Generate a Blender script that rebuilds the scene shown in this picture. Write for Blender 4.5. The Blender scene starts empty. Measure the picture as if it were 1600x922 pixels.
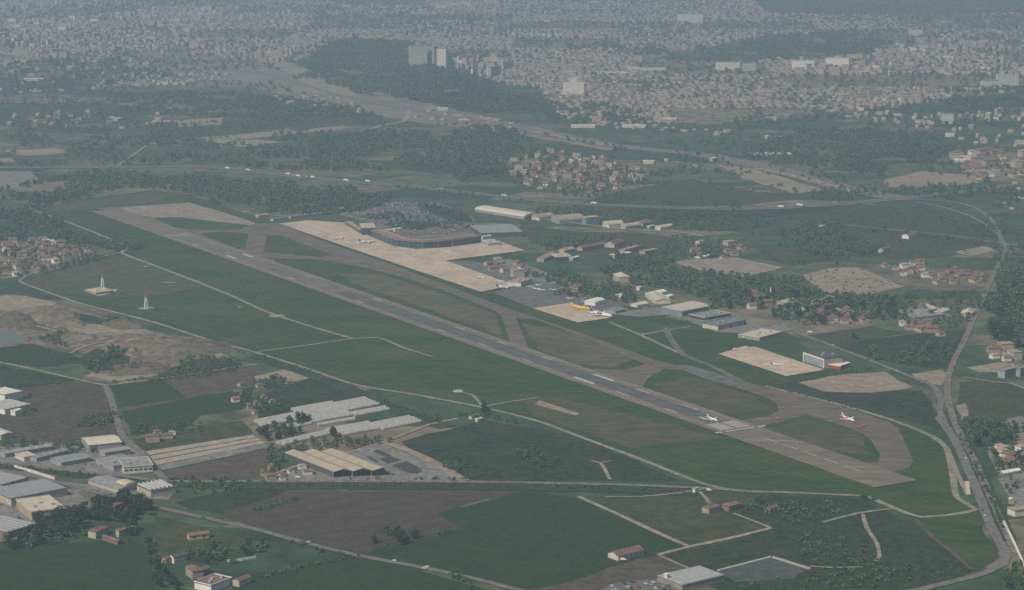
import bpy, math, random
import numpy as np
from mathutils import Vector, noise as mnoise

random.seed(7); rng = np.random.default_rng(11)
scene = bpy.context.scene
COL = scene.collection
R_ = math.radians

# ------------------------------------------------------------------ camera
F_PX, H_CAM = 3600.0, 630.0
TH = math.atan(661.0 / F_PX)
CT, ST = math.cos(TH), math.sin(TH)

def P(x, y, h=0.0):
    u = (x - 800) / F_PX; v = (461 - y) / F_PX
    ry = CT + v * ST; rz = -ST + v * CT
    t = (H_CAM - h) / (-rz)
    return Vector((u * t, ry * t, h))

def pix(p):
    dx, dy, dz = p[0], p[1], p[2] - H_CAM
    zc = dy * CT - dz * ST; yc = dy * ST + dz * CT
    return 800 + F_PX * dx / zc, 461 - F_PX * yc / zc, F_PX / zc      # x, y, px per metre

cam = bpy.data.objects.new("camera", bpy.data.cameras.new("camera"))
COL.objects.link(cam)
cam.location = (0, 0, H_CAM); cam.rotation_euler = (math.pi / 2 - TH, 0, 0)
cam.data.sensor_width = 36; cam.data.lens = F_PX / 1600 * 36
cam.data.clip_start = 1; cam.data.clip_end = 60000
scene.camera = cam

# ------------------------------------------------------------------ light, sky, haze
SUN_AZ, SUN_EL = R_(224), R_(47)          # clockwise from +Y
w = bpy.data.worlds.new("World"); scene.world = w; w.use_nodes = True
nt = w.node_tree; bg = nt.nodes["Background"]
sky = nt.nodes.new("ShaderNodeTexSky"); sky.sky_type = 'NISHITA'; sky.sun_disc = False
sky.sun_elevation = SUN_EL; sky.sun_rotation = SUN_AZ; sky.dust_density = 2.0
nt.links.new(sky.outputs[0], bg.inputs[0]); bg.inputs[1].default_value = 0.052
sl = bpy.data.lights.new("sun", 'SUN'); sl.energy = 3.4; sl.angle = R_(0.6); sl.color = (1, .92, .79)
so = bpy.data.objects.new("sun", sl); COL.objects.link(so)
sd = Vector((math.sin(SUN_AZ) * math.cos(SUN_EL), math.cos(SUN_AZ) * math.cos(SUN_EL), math.sin(SUN_EL)))
so.rotation_euler = sd.to_track_quat('Z', 'Y').to_euler(); so.location = sd * 3000
vs = scene.view_settings
vs.view_transform = 'Standard'; vs.look = 'None'; vs.gamma = 1; vs.use_curve_mapping = False
vs.exposure = 0.66
scene.render.engine = 'CYCLES'
cy = scene.cycles
cy.max_bounces = 4; cy.diffuse_bounces = 2; cy.glossy_bounces = 1; cy.volume_bounces = 1
cy.transmission_bounces = 1; cy.transparent_max_bounces = 4
cy.use_denoising = False

# ------------------------------------------------------------------ materials
MATS = {}
def basic(name):
    m = bpy.data.materials.new(name); m.use_nodes = True
    n = m.node_tree; b = n.nodes["Principled BSDF"]
    b.inputs["Roughness"].default_value = .9
    b.inputs["Specular IOR Level"].default_value = .15
    return m, n, b

def ramp(n, a, b, p0=.35, p1=.65):
    r = n.nodes.new("ShaderNodeValToRGB")
    r.color_ramp.elements[0].position = p0; r.color_ramp.elements[1].position = p1
    r.color_ramp.elements[0].color = (*a, 1); r.color_ramp.elements[1].color = (*b, 1)
    return r

def gmat(name, c1, c2, sc=40, c3=None, sc3=160, furrow=None, stretch=1.0, amt3=.6):
    """soil / grass / paving: noise between c1 and c2 (patch size sc metres), larger patches of c3, optional furrows"""
    if name in MATS: return MATS[name]
    c1, c2 = [tuple(v * .84 for v in c) for c in (c1, c2)]; c3 = c3 and tuple(v * .84 for v in c3)
    m, n, b = basic(name); MATS[name] = m
    tc = n.nodes.new("ShaderNodeTexCoord")
    mp = n.nodes.new("ShaderNodeMapping"); n.links.new(tc.outputs["Object"], mp.inputs[0])
    mp.inputs["Rotation"].default_value = (0, 0, R_(59)); mp.inputs["Scale"].default_value = (1 / stretch, 1, 1)
    nz = n.nodes.new("ShaderNodeTexNoise"); n.links.new(mp.outputs[0], nz.inputs[0])
    nz.inputs["Scale"].default_value = 1 / sc; nz.inputs["Detail"].default_value = 7; nz.inputs["Roughness"].default_value = .68
    r = ramp(n, c1, c2, .41, .59); n.links.new(nz.outputs[0], r.inputs[0])
    out = r.outputs[0]
    # small hue mottling: drier and fresher tufts, dust and damp
    n3 = n.nodes.new("ShaderNodeTexNoise"); n.links.new(mp.outputs[0], n3.inputs[0])
    n3.inputs["Scale"].default_value = 1 / 8; n3.inputs["Detail"].default_value = 4
    r3 = ramp(n, *(((.80, 1.06, .80), (1.22, .95, 1.15)) if c1[1] > c1[0] else ((.88, .89, .90), (1.10, 1.09, 1.08))), .40, .60); n.links.new(n3.outputs["Color" if False else 0], r3.inputs[0])
    m3 = n.nodes.new("ShaderNodeMix"); m3.data_type = 'RGBA'; m3.blend_type = 'MULTIPLY'; m3.inputs[0].default_value = 1
    n.links.new(out, m3.inputs[6]); n.links.new(r3.outputs[0], m3.inputs[7]); out = m3.outputs[2]
    if c3:
        n2 = n.nodes.new("ShaderNodeTexNoise"); n.links.new(mp.outputs[0], n2.inputs[0])
        n2.inputs["Scale"].default_value = 1 / sc3; n2.inputs["Detail"].default_value = 6; n2.inputs["Roughness"].default_value = .6
        mr = n.nodes.new("ShaderNodeMapRange"); n.links.new(n2.outputs[0], mr.inputs[0])
        mr.inputs[1].default_value = .48; mr.inputs[2].default_value = .66; mr.inputs[4].default_value = amt3
        mx = n.nodes.new("ShaderNodeMix"); mx.data_type = 'RGBA'
        n.links.new(mr.outputs[0], mx.inputs[0]); n.links.new(out, mx.inputs[6]); mx.inputs[7].default_value = (*c3, 1)
        out = mx.outputs[2]
    if furrow:
        ang, sp, fc, am = furrow
        m2 = n.nodes.new("ShaderNodeMapping"); n.links.new(tc.outputs["Object"], m2.inputs[0])
        m2.inputs["Rotation"].default_value = (0, 0, -R_(ang))
        wv = n.nodes.new("ShaderNodeTexWave"); wv.bands_direction = 'Y'; n.links.new(m2.outputs[0], wv.inputs[0])
        wv.inputs["Scale"].default_value = .314 / sp; wv.inputs["Distortion"].default_value = 4.0
        wv.inputs["Detail"].default_value = 3; wv.inputs["Detail Scale"].default_value = .6
        rr = n.nodes.new("ShaderNodeMapRange"); n.links.new(wv.outputs[1], rr.inputs[0])
        rr.inputs[1].default_value = .72; rr.inputs[2].default_value = .95; rr.inputs[4].default_value = am
        mx = n.nodes.new("ShaderNodeMix"); mx.data_type = 'RGBA'
        n.links.new(rr.outputs[0], mx.inputs[0]); n.links.new(out, mx.inputs[6]); mx.inputs[7].default_value = (*fc, 1)
        out = mx.outputs[2]
    n.links.new(out, b.inputs["Base Color"])
    return m

def pmat(name, c, rough=.7, var=.18, sc=6.0, spec=.2):
    """paint, plaster, roofing: one colour with a little weathering"""
    if name in MATS: return MATS[name]
    c = tuple(v * .84 for v in c)
    m, n, b = basic(name); MATS[name] = m
    b.inputs["Roughness"].default_value = rough; b.inputs["Specular IOR Level"].default_value = spec
    tc = n.nodes.new("ShaderNodeTexCoord")
    nz = n.nodes.new("ShaderNodeTexNoise"); n.links.new(tc.outputs["Object"], nz.inputs[0])
    nz.inputs["Scale"].default_value = 1 / sc; nz.inputs["Detail"].default_value = 5
    r = ramp(n, tuple(x * (1 - var) for x in c), tuple(min(1, x * (1 + var)) for x in c), .3, .7)
    n.links.new(nz.outputs[0], r.inputs[0]); n.links.new(r.outputs[0], b.inputs["Base Color"])
    return m

def tintmat(name, cols, src='attr', rough=.9, trans=0):
    """per-instance colour: from a face attribute (masses) or the object's random number (single things)"""
    m, n, b = basic(name); MATS[name] = m
    b.inputs["Roughness"].default_value = rough; b.inputs["Specular IOR Level"].default_value = .1
    if src == 'attr':
        a = n.nodes.new("ShaderNodeAttribute"); a.attribute_name = "tint"; o = a.outputs["Fac"]
    else:
        a = n.nodes.new("ShaderNodeObjectInfo"); o = a.outputs["Random"]
    r = n.nodes.new("ShaderNodeValToRGB"); e = r.color_ramp.elements
    while len(e) < len(cols): e.new(.5)
    for i, c in enumerate(cols):
        e[i].position = i / (len(cols) - 1); e[i].color = (*c, 1)
    n.links.new(o, r.inputs[0]); n.links.new(r.outputs[0], b.inputs["Base Color"])
    return m

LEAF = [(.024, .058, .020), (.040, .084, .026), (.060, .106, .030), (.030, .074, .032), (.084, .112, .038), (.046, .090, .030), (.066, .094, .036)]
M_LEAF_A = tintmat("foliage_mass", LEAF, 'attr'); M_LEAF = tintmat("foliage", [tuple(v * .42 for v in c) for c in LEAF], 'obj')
M_BARK = pmat("bark", (.07, .055, .04), .95)
WALLS = [(.23, .185, .15), (.26, .21, .17), (.24, .175, .14), (.31, .265, .22), (.21, .18, .155), (.25, .185, .15)]
ROOFS = [(.175, .125, .10), (.205, .15, .12), (.19, .155, .13), (.165, .115, .09), (.215, .185, .155), (.18, .16, .145), (.23, .21, .185)]
M_WALL_A = tintmat("city_wall", WALLS, 'attr'); M_ROOF_A = tintmat("city_roof", ROOFS, 'attr')

cream = pmat("cream_plaster", (.40, .35, .265)); white = pmat("white_paint", (.68, .66, .61), .6, .09)
pale = pmat("pale_render", (.56, .52, .45)); grey = pmat("grey_cladding", (.27, .28, .28)); dark = pmat("dark_glazing", (.035, .045, .055), .35, .1, 6, .5)
beige_roof = pmat("beige_roof", (.47, .41, .32)); tile = pmat("terracotta_tile", (.160, .100, .076), .85, .3, 3)
brick = pmat("brown_brick", (.22, .13, .095)); roofgrey = pmat("grey_roofing", (.24, .24, .23)); bluegrey = pmat("bluegrey_roofing", (.14, .17, .19))
yellowp = pmat("yellow_plaster", (.40, .32, .19)); pink = pmat("pink_plaster", (.34, .25, .20)); redp = pmat("red_paint", (.36, .05, .04), .5)
teal = pmat("teal_cladding", (.16, .22, .23)); darkroof = pmat("dark_roofing", (.075, .08, .085)); tanroof = pmat("tan_roofing", (.34, .26, .19))
concrete = pmat("concrete", (.34, .32, .29)); asphaltp = pmat("asphalt_paint", (.06, .06, .065)); polyt = pmat("polythene_sheet", (.37, .355, .32), .5, .2, 4)
yellowj = pmat("yellow_aircraft_paint", (.72, .44, .02), .35, .05); navy = pmat("navy_aircraft_paint", (.03, .04, .08), .35, .05)
orange = pmat("orange_panel", (.45, .14, .05)); blue = pmat("blue_panel", (.06, .10, .28)); purple = pmat("violet_panel", (.16, .10, .22))
steel = pmat("steel_white", (.70, .70, .68), .5); rusty = pmat("brown_ribbed_roof", (.20, .12, .09)); greenp = pmat("turquoise_roof", (.18, .42, .38))
glassroof = pmat("rooflight_glazing", (.36, .37, .36), .4, .1, 6, .4)

# ------------------------------------------------------------------ mesh helpers
class MB:
    def __init__(s): s.v = []; s.f = []; s.m = []
    def face(s, pts, mi=0):
        b = len(s.v); s.v += [tuple(p) for p in pts]; s.f.append(tuple(range(b, b + len(pts)))); s.m.append(mi)
    def box(s, x0, x1, y0, y1, z0, z1, mi=0, bottom=False):
        a = [(x0, y0), (x1, y0), (x1, y1), (x0, y1)]
        for i in range(4):
            p, q = a[i], a[(i + 1) % 4]
            s.face([(*p, z0), (*q, z0), (*q, z1), (*p, z1)], mi)
        s.face([(*p, z1) for p in a], mi)
        if bottom: s.face([(*p, z0) for p in reversed(a)], mi)
    def prism(s, prof, y0, y1, mi=0, axis='y'):
        """closed profile in (x,z) pulled from y0 to y1"""
        g = (lambda a, z, t: (a, t, z)) if axis == 'y' else (lambda a, z, t: (t, a, z))
        n = len(prof)
        for i in range(n):
            (a, z), (c, d) = prof[i], prof[(i + 1) % n]
            s.face([g(a, z, y0), g(c, d, y0), g(c, d, y1), g(a, z, y1)], mi)
        s.face([g(a, z, y0) for a, z in reversed(prof)], mi); s.face([g(a, z, y1) for a, z in prof], mi)
    def tube(s, p, q, r0, r1, n=8, mi=0, cap=True):
        p, q = Vector(p), Vector(q); d = (q - p).normalized()
        u = d.orthogonal().normalized(); w_ = d.cross(u)
        A = [p + (u * math.cos(2 * math.pi * i / n) + w_ * math.sin(2 * math.pi * i / n)) * r0 for i in range(n)]
        B_ = [q + (u * math.cos(2 * math.pi * i / n) + w_ * math.sin(2 * math.pi * i / n)) * r1 for i in range(n)]
        for i in range(n):
            j = (i + 1) % n; s.face([A[i], A[j], B_[j], B_[i]], mi)
        if cap: s.face(B_, mi); s.face(list(reversed(A)), mi)
    def mesh(s, name, mats):
        me = bpy.data.meshes.new(name); me.from_pydata(s.v, [], s.f)
        for m in (mats if isinstance(mats, (list, tuple)) else [mats]): me.materials.append(m)
        me.polygons.foreach_set("material_index", s.m); me.update(); return me

def obj(name, me, parent=None, loc=None):
    o = bpy.data.objects.new(name, me); COL.objects.link(o)
    if parent is not None: o.parent = parent
    if loc is not None: o.location = loc
    return o
def tag(o, label, cat, group=None, kind=None):
    o["label"] = label; o["category"] = cat
    if group: o["group"] = group
    if kind: o["kind"] = kind
    return o
def root(name, loc, rz, label, cat, group=None):
    o = bpy.data.objects.new(name, None); COL.objects.link(o); o.location = loc; o.rotation_euler = (0, 0, rz)
    o.empty_display_size = 3
    return tag(o, label, cat, group)
def part(name, mb, mats, parent): return obj(name, mb.mesh(name, mats), parent)
def dup(src, loc, rz, sc=(1, 1, 1), label=None, group=None):
    r = src.copy(); COL.objects.link(r); r.location = loc; r.rotation_euler = (0, 0, rz); r.scale = sc
    if label: r["label"] = label
    if group: r["group"] = group
    for ch in src.children:
        c = ch.copy(); COL.objects.link(c); c.parent = r
        for g in ch.children:
            d = g.copy(); COL.objects.link(d); d.parent = c
    return r

# ------------------------------------------------------------------ ground sheets
LAY = .15
def jitter(pts, amp, step=22):
    out = []
    n = len(pts)
    for i in range(n):
        a, b = pts[i], pts[(i + 1) % n]; L = (b - a).length; k = max(1, min(60, int(L / step)))
        d = (b - a) / max(L, 1e-6); nn = Vector((-d.y, d.x, 0))
        for j in range(k):
            p = a + (b - a) * (j / k)
            p = p + nn * amp * mnoise.noise(p * .021) * 1.6 + nn * amp * .6 * mnoise.noise(p * .09)
            out.append(p)
    return out
def sheet(name, pts, mat, lay, label, cat="field", amp=0.0, smooth=False, parent=None):
    q = [P(*p) for p in pts]
    if smooth: q = catmull(q, closed=True)
    if amp: q = jitter(q, amp)
    z = lay * LAY
    me = bpy.data.meshes.new(name); me.from_pydata([(p.x, p.y, z) for p in q], [], [tuple(range(len(q)))])
    me.materials.append(mat); me.update()
    if me.polygons[0].normal.z < 0: me.flip_normals()
    o = obj(name, me, parent)
    if parent is None: tag(o, label, cat, kind="structure")
    return o
def catmull(q, closed=False, step=18):
    out = []; n = len(q)
    for i in range(n if closed else n - 1):
        p1, p2 = q[i % n], q[(i + 1) % n]
        p0 = q[(i - 1) % n] if (closed or i > 0) else p1
        p3 = q[(i + 2) % n] if (closed or i + 2 < n) else p2
        k = max(1, min(40, int((p2 - p1).length / step)))
        # centripetal-ish: limit tangents by the segment's own length
        L = (p2 - p1).length
        t1 = (p2 - p0); t2 = (p3 - p1)
        t1 = t1.normalized() * L if t1.length > 0 else p2 - p1; t2 = t2.normalized() * L if t2.length > 0 else p2 - p1
        for j in range(k):
            t = j / k; h00 = 2*t**3 - 3*t*t + 1; h10 = t**3 - 2*t*t + t; h01 = -2*t**3 + 3*t*t; h11 = t**3 - t*t
            out.append(p1 * h00 + t1 * h10 * .8 + p2 * h01 + t2 * h11 * .8)
    if not closed: out.append(q[-1])
    return out
def strip_mesh(name, q, wd, mat, z, wob=.0):
    V = []; Fc = []
    n = len(q)
    for i in range(n):
        d = (q[min(i + 1, n - 1)] - q[max(i - 1, 0)]); d.z = 0; d.normalize(); nn = Vector((-d.y, d.x, 0))
        ww = wd / 2 * (1 + wob * mnoise.noise(q[i] * .05))
        a = q[i] + nn * ww; b = q[i] - nn * ww
        V += [(a.x, a.y, z), (b.x, b.y, z)]
        if i: Fc.append((2*i - 2, 2*i - 1, 2*i + 1, 2*i))
    me = bpy.data.meshes.new(name); me.from_pydata(V, [], Fc); me.materials.append(mat); me.update()
    return me
def road(name, pts, wd, mat, lay, label, cat="road", straight=False, wob=.25, parent=None):
    q = [P(*p) for p in pts]
    q = q if straight else catmull(q)
    o = obj(name, strip_mesh(name, q, wd, mat, lay * LAY, wob), parent)
    if parent is None: tag(o, label, cat, kind="structure")
    return o

GR = dict(
 grass=gmat("airfield_grass", (.015, .046, .006), (.037, .068, .012), 14, (.068, .070, .020), 95, (-59, 15, (.014, .030, .008), .35), stretch=2.6, amt3=.85),
 dry=gmat("dry_grass", (.048, .050, .024), (.086, .074, .038), 16, (.042, .068, .026), 80, stretch=2.0, amt3=.7),
 green=gmat("crop_green", (.009, .031, .005), (.020, .044, .008), 12, (.032, .044, .011), 80, (31, 9, (.014, .034, .010), .3)),
 dgreen=gmat("rough_green", (.008, .022, .006), (.032, .046, .015), 10, (.046, .050, .020), 42),
 olive=gmat("stubble_olive", (.032, .044, .014), (.066, .066, .026), 14, (.018, .034, .011), 60, (24, 12, (.022, .032, .012), .4)),
 brown=gmat("ploughed_brown", (.050, .036, .026), (.072, .052, .037), 22, (.060, .056, .032), 120, (31, 26, (.030, .034, .020), .55)),
 soil=gmat("bare_soil", (.062, .046, .034), (.092, .070, .052), 18, (.09, .09, .05), 80),
 tan=gmat("tan_earth", (.22, .175, .125), (.30, .245, .175), 15, (.15, .13, .085), 70),
 sand=gmat("quarry_sand", (.095, .074, .052), (.23, .18, .127), 14, (.085, .085, .05), 45),
 apron=gmat("apron_concrete", (.43, .335, .245), (.51, .405, .30), 22, (.29, .235, .18), 60, (31, 20, (.27, .22, .17), .2)),
dry2=gmat("olive_brown_grass", (.070, .066, .030), (.120, .098, .052), 18, (.050, .062, .026), 80, stretch=2.0, amt3=.6),
 fallow=gmat("fallow_brown", (.054, .044, .028), (.086, .068, .043), 16, (.036, .046, .019), 55, (40, 11, (.036, .036, .02), .45), amt3=.7),
 farapron=gmat("old_concrete", (.21, .17, .13), (.29, .235, .18), 24, (.19, .175, .145), 70),
 taxi=gmat("worn_asphalt", (.10, .080, .058), (.155, .124, .092), 13, (.12, .11, .095), 55, stretch=3),
 rwy=gmat("runway_asphalt", (.135, .108, .083), (.19, .155, .12), 13, (.13, .115, .10), 50, stretch=5),
 rubber=gmat("dark_runway_asphalt", (.066, .069, .074), (.105, .104, .102), 12, (.135, .125, .115), 45, stretch=6),
 asphalt=gmat("grey_asphalt", (.085, .084, .082), (.145, .136, .126), 12, (.15, .145, .135), 40),
 dirt=gmat("dirt_track", (.22, .185, .14), (.30, .255, .195), 8, (.16, .15, .10), 40),
 gravel=gmat("gravel_path", (.19, .175, .14), (.26, .235, .19), 8, (.12, .125, .08), 50),
 roadm=gmat("road_asphalt", (.125, .118, .11), (.165, .155, .142), 10),
 ballast=gmat("railway_ballast", (.13, .11, .095), (.19, .16, .135), 8),
 yard=gmat("paved_yard", (.15, .145, .13), (.22, .205, .18), 10, (.10, .10, .09), 30),
 railyard=gmat("rail_yard", (.15, .125, .095), (.25, .205, .155), 22, (.06, .075, .04), 90, stretch=4),
 water=None, paint=pmat("white_road_paint", (.40, .37, .32), .6, .18, 3), palepaint=pmat("worn_white_paint", (.27, .235, .20), .7, .25, 4),
)
mw, n_, b_ = basic("still_water"); b_.inputs["Base Color"].default_value = (.10, .125, .10, 1); b_.inputs["Roughness"].default_value = .5
b_.inputs["Specular IOR Level"].default_value = .25; GR["water"] = mw

# base ground: one sheet to the horizon; a patchwork of fields
def ground():
    m, n, b = basic("countryside")
    tc = n.nodes.new("ShaderNodeTexCoord")
    def vor(scale, rot, sx):
        mp = n.nodes.new("ShaderNodeMapping"); n.links.new(tc.outputs["Object"], mp.inputs[0])
        mp.inputs["Rotation"].default_value = (0, 0, rot); mp.inputs["Scale"].default_value = (scale * sx, scale, 1)
        v = n.nodes.new("ShaderNodeTexVoronoi"); v.distance = 'CHEBYCHEV'; v.inputs["Scale"].default_value = 1; v.inputs["Randomness"].default_value = .85
        n.links.new(mp.outputs[0], v.inputs[0]); return v
    v = vor(1 / 170, .35, .5)
    r = n.nodes.new("ShaderNodeValToRGB"); e = r.color_ramp.elements
    cs = [(.030, .060, .026), (.050, .076, .034), (.082, .086, .046), (.024, .048, .024), (.135, .115, .080), (.036, .066, .030), (.062, .080, .040), (.028, .052, .026), (.100, .092, .060)]
    while len(e) < len(cs): e.new(.5)
    for i, c in enumerate(cs): e[i].position = i / len(cs); e[i].color = (*c, 1)
    r.color_ramp.interpolation = 'CONSTANT'
    sp = n.nodes.new("ShaderNodeSeparateColor"); n.links.new(v.outputs["Color"], sp.inputs[0]); n.links.new(sp.outputs[0], r.inputs[0])
    nz = n.nodes.new("ShaderNodeTexNoise"); n.links.new(tc.outputs["Object"], nz.inputs[0]); nz.inputs["Scale"].default_value = 1 / 45
    nz.inputs["Detail"].default_value = 8; nz.inputs["Roughness"].default_value = .7
    r2 = ramp(n, (.45, .5, .45), (1.5, 1.42, 1.35), .35, .68); n.links.new(nz.outputs[0], r2.inputs[0])
    mx = n.nodes.new("ShaderNodeMix"); mx.data_type = 'RGBA'; mx.blend_type = 'MULTIPLY'; mx.inputs[0].default_value = 1
    n.links.new(r.outputs[0], mx.inputs[6]); n.links.new(r2.outputs[0], mx.inputs[7]); n.links.new(mx.outputs[2], b.inputs["Base Color"])
    mb = MB(); N = 24; x0, x1, y0, y1 = -13000, 13000, -2500, 24000
    for i in range(N):
        for j in range(N):
            a, c = x0 + (x1 - x0) * i / N, x0 + (x1 - x0) * (i + 1) / N; d, f = y0 + (y1 - y0) * j / N, y0 + (y1 - y0) * (j + 1) / N
            mb.face([(a, d, 0), (c, d, 0), (c, f, 0), (a, f, 0)])
    o = obj("ground", mb.mesh("ground", m)); tag(o, "green and brown farmland plain stretching to the horizon", "ground", kind="structure")
ground()

# haze: one closed box of even, pale air
def haze(density):
    m = bpy.data.materials.new("haze_air"); m.use_nodes = True; n = m.node_tree; n.nodes.clear()
    o = n.nodes.new("ShaderNodeOutputMaterial"); v = n.nodes.new("ShaderNodeVolumePrincipled")
    v.inputs["Color"].default_value = (.435, .57, .71, 1); v.inputs["Density"].default_value = density; v.inputs["Anisotropy"].default_value = 0.2
    n.links.new(v.outputs[0], o.inputs["Volume"])
    mb = MB(); mb.box(-13300, 13300, -2700, 24300, -1.0, H_CAM + 12, bottom=True)
    h = obj("haze", mb.mesh("haze", m)); tag(h, "pale blue summer haze over the whole plain", "haze", kind="stuff")
haze(1.15e-4)

# ---- airfield grass
GRASS_POLY = [(48,328),(110,314),(240,297),(300,304),(345,322),(400,338),(440,347),(540,345),(640,380),(820,395),(812,440),(890,470),(1000,480),(1060,500),(1160,515),(1230,520),
 (1275,555),(1330,580),(1310,600),(1390,640),(1462,680),(1482,705),(1497,775),(1526,796),(1450,808),(1360,778),(1190,768),(1130,760),(1000,717),(900,677),(760,637),(560,603),(405,552),(330,532),(240,503),(130,475),(35,440),(120,415),(195,397),(190,383)]
sheet("airfield_grass", GRASS_POLY, GR["grass"], 1, "broad green grass of the airfield around the runway", "grass", 3)
for pts, m, lb in [
 ([(60,326),(150,312),(240,299),(258,310),(250,316),(160,322),(150,326),(100,330)], "dry", "dry brown grass beyond the far runway end"),
 ([(36,440),(120,416),(200,396),(262,420),(330,445),(250,462),(170,465),(95,458)], "dry", "brownish grass around the nearer white radio mast"),
 ([(818,627),(870,622),(1000,652),(1132,684),(1040,694),(985,702),(900,672),(836,650)], "dry", "mown brown grass beside the runway threshold"),
 ([(520,425),(600,430),(700,462),(770,490),(786,524),(740,508),(640,474),(560,446)], "dry2", "brownish grass island between runway and long taxiway"),
 ([(815,505),(900,520),(990,560),(960,574),(900,570),(840,545)], "dry2", "brownish grass island beyond the near taxiway link"),
 ([(1020,600),(1080,590),(1180,620),(1205,640),(1130,648),(1060,630)], "dry", "brownish grass inside the near end taxiway bend"),
 ([(1200,672),(1256,656),(1300,668),(1345,684),(1362,715),(1310,708)], "dry", "brownish grass inside the turning loop"),
 ([(835,632),(843,626),(906,647),(900,650)], "tan", "long pale bare strip in the grass by the runway"),
 ([(1370,690),(1400,684),(1420,730),(1450,745),(1440,770),(1400,760)], "grass", "rough grass outside the turning loop"),
]: sheet("grass_field" if m != "tan" else "bare_strip", pts, GR[m], 2 if m != "tan" else 3, lb, "grass", 5 if m != "tan" else 0)

# ---- paving
sheet("taxiway", [(150,326),(190,323),(295,317),(345,331),(400,349),(436,349),(470,363),(520,383),(600,409),(700,447),(790,481),(925,527),(1020,562),(1065,573),(1062,579),
 (1040,576),(1012,592),(1005,604),(990,610),(935,590),(900,574),(921,577),(973,579),(1008,570),(925,532),(838,500),(806,497),(828,550),(800,545),(784,495),(775,487),(690,453),(624,432),(562,417),(500,406),(424,404),(440,414),(420,416),(270,362),(165,330)],
 GR["taxi"], 3, "worn grey taxiways along and into the runway", "taxiway")
sheet("far_apron", [(185,325),(295,317),(345,331),(400,349),(390,353),(337,347),(282,340),(238,340),(205,333)], GR["farapron"], 4, "pale concrete turning area at the far runway end", "apron")
sheet("taxiway", [(1058,570),(1080,572),(1120,584),(1170,601),(1165,606),(1140,604),(1098,591),(1063,578)], GR["asphalt"], 4, "fresh dark asphalt stretch of the taxiway", "taxiway")
sheet("taxiway", [(1165,598),(1200,607),(1262,621),(1330,640),(1390,661),(1405,672),(1418,700),(1427,722),(1421,731),(1395,738),(1372,741),(1410,752),(1360,760),(1310,745),(1180,690),(1110,655),(1160,657),(1200,651),(1216,643),(1214,632),(1196,621),(1150,606)],
 GR["taxi"], 3.6, "wide worn turning loop at the near runway end", "taxiway")
for pts, lb in [
 ([(240,341),(282,340),(337,347),(388,352),(375,359),(312,360),(275,356)], "long green grass island at the far runway end"),
 ([(312,366),(350,362),(388,365),(383,389),(372,389)], "green grass island left of the taxiway junction"),
 ([(417,369),(435,368),(517,398),(500,402),(412,394)], "green wedge of grass right of the taxiway junction"),
 ([(1187,666),(1215,661),(1262,649),(1314,665),(1349,680),(1362,690),(1375,710),(1373,722),(1351,724),(1326,721),(1288,711),(1238,695)], "grass island inside the turning loop"),
]: sheet("grass_island", pts, GR["grass"], 5, lb, "grass", .8)
sheet("grass_island", [(1200,672),(1256,655),(1300,667),(1345,684),(1362,714),(1300,706)], GR["dry"], 5.6, "brown patch of the grass island in the turning loop", "grass", 5)

# runway with its markings as parts of it
RA, RB = P(165, 328.9), P(1400, 757)
RT, RF = P(1157, 673), P(272, 366)
rdir = (RB - RA).normalized(); rper = Vector((rdir.y, -rdir.x, 0))
if rper.x < 0: rper = -rper
def rsheet(name, s0, s1, o0, o1, mat, lay, parent=None):
    """rectangle on the runway: s along from the near threshold towards the far end, o across (+ = right)"""
    c = lambda s, o: RT - rdir * s + rper * o
    q = [c(s0, o0), c(s0, o1), c(s1, o1), c(s1, o0)]
    me = bpy.data.meshes.new(name); me.from_pydata([(p.x, p.y, lay * LAY) for p in q], [], [(0, 1, 2, 3)]); me.materials.append(mat); me.update()
    if me.polygons[0].normal.z < 0: me.flip_normals()
    return obj(name, me, parent)
LF = (RT - RF).length; LN = (RB - RT).dot(rdir); LE = (RT - RA).dot(rdir)
rw = rsheet("runway", -LN, LE, -29, 29, GR["rwy"], 6); tag(rw, "long runway with dark worn centre and white markings", "runway", kind="structure")
mk = lambda nm, s0, s1, o0, o1, mt=GR["paint"], lay=8: rsheet(nm, s0, s1, o0, o1, mt, lay, rw)
def rub(s0, s1, w0, w1, mat, k=40):
    V = []; Fc = []
    for i in range(k + 1):
        s = s0 + (s1 - s0) * i / k; ww = w0 + (w1 - w0) * i / k
        for sg in (-1, 1):
            p = RT - rdir * s + rper * sg * ww * (1 + .16 * mnoise.noise(Vector((s * .012, sg * 7, 0))))
            V.append((p.x, p.y, 7 * LAY))
        if i: Fc.append((2*i - 2, 2*i - 1, 2*i + 1, 2*i))
    me = bpy.data.meshes.new("rubber_strip"); me.from_pydata(V, [], Fc); me.materials.append(mat); me.update()
    if me.polygons[0].normal.z < 0: me.flip_normals()
    obj("rubber_strip", me, rw)
SM = (LF - 40) * .62
rub(40, SM, 12.0, 13.0, GR["rubber"])
rub(SM, LF - 40, 13.0, 11.0, gmat("worn_runway_asphalt", (.105, .098, .092), (.155, .137, .122), 12, (.18, .15, .125), 45, stretch=6))
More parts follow.
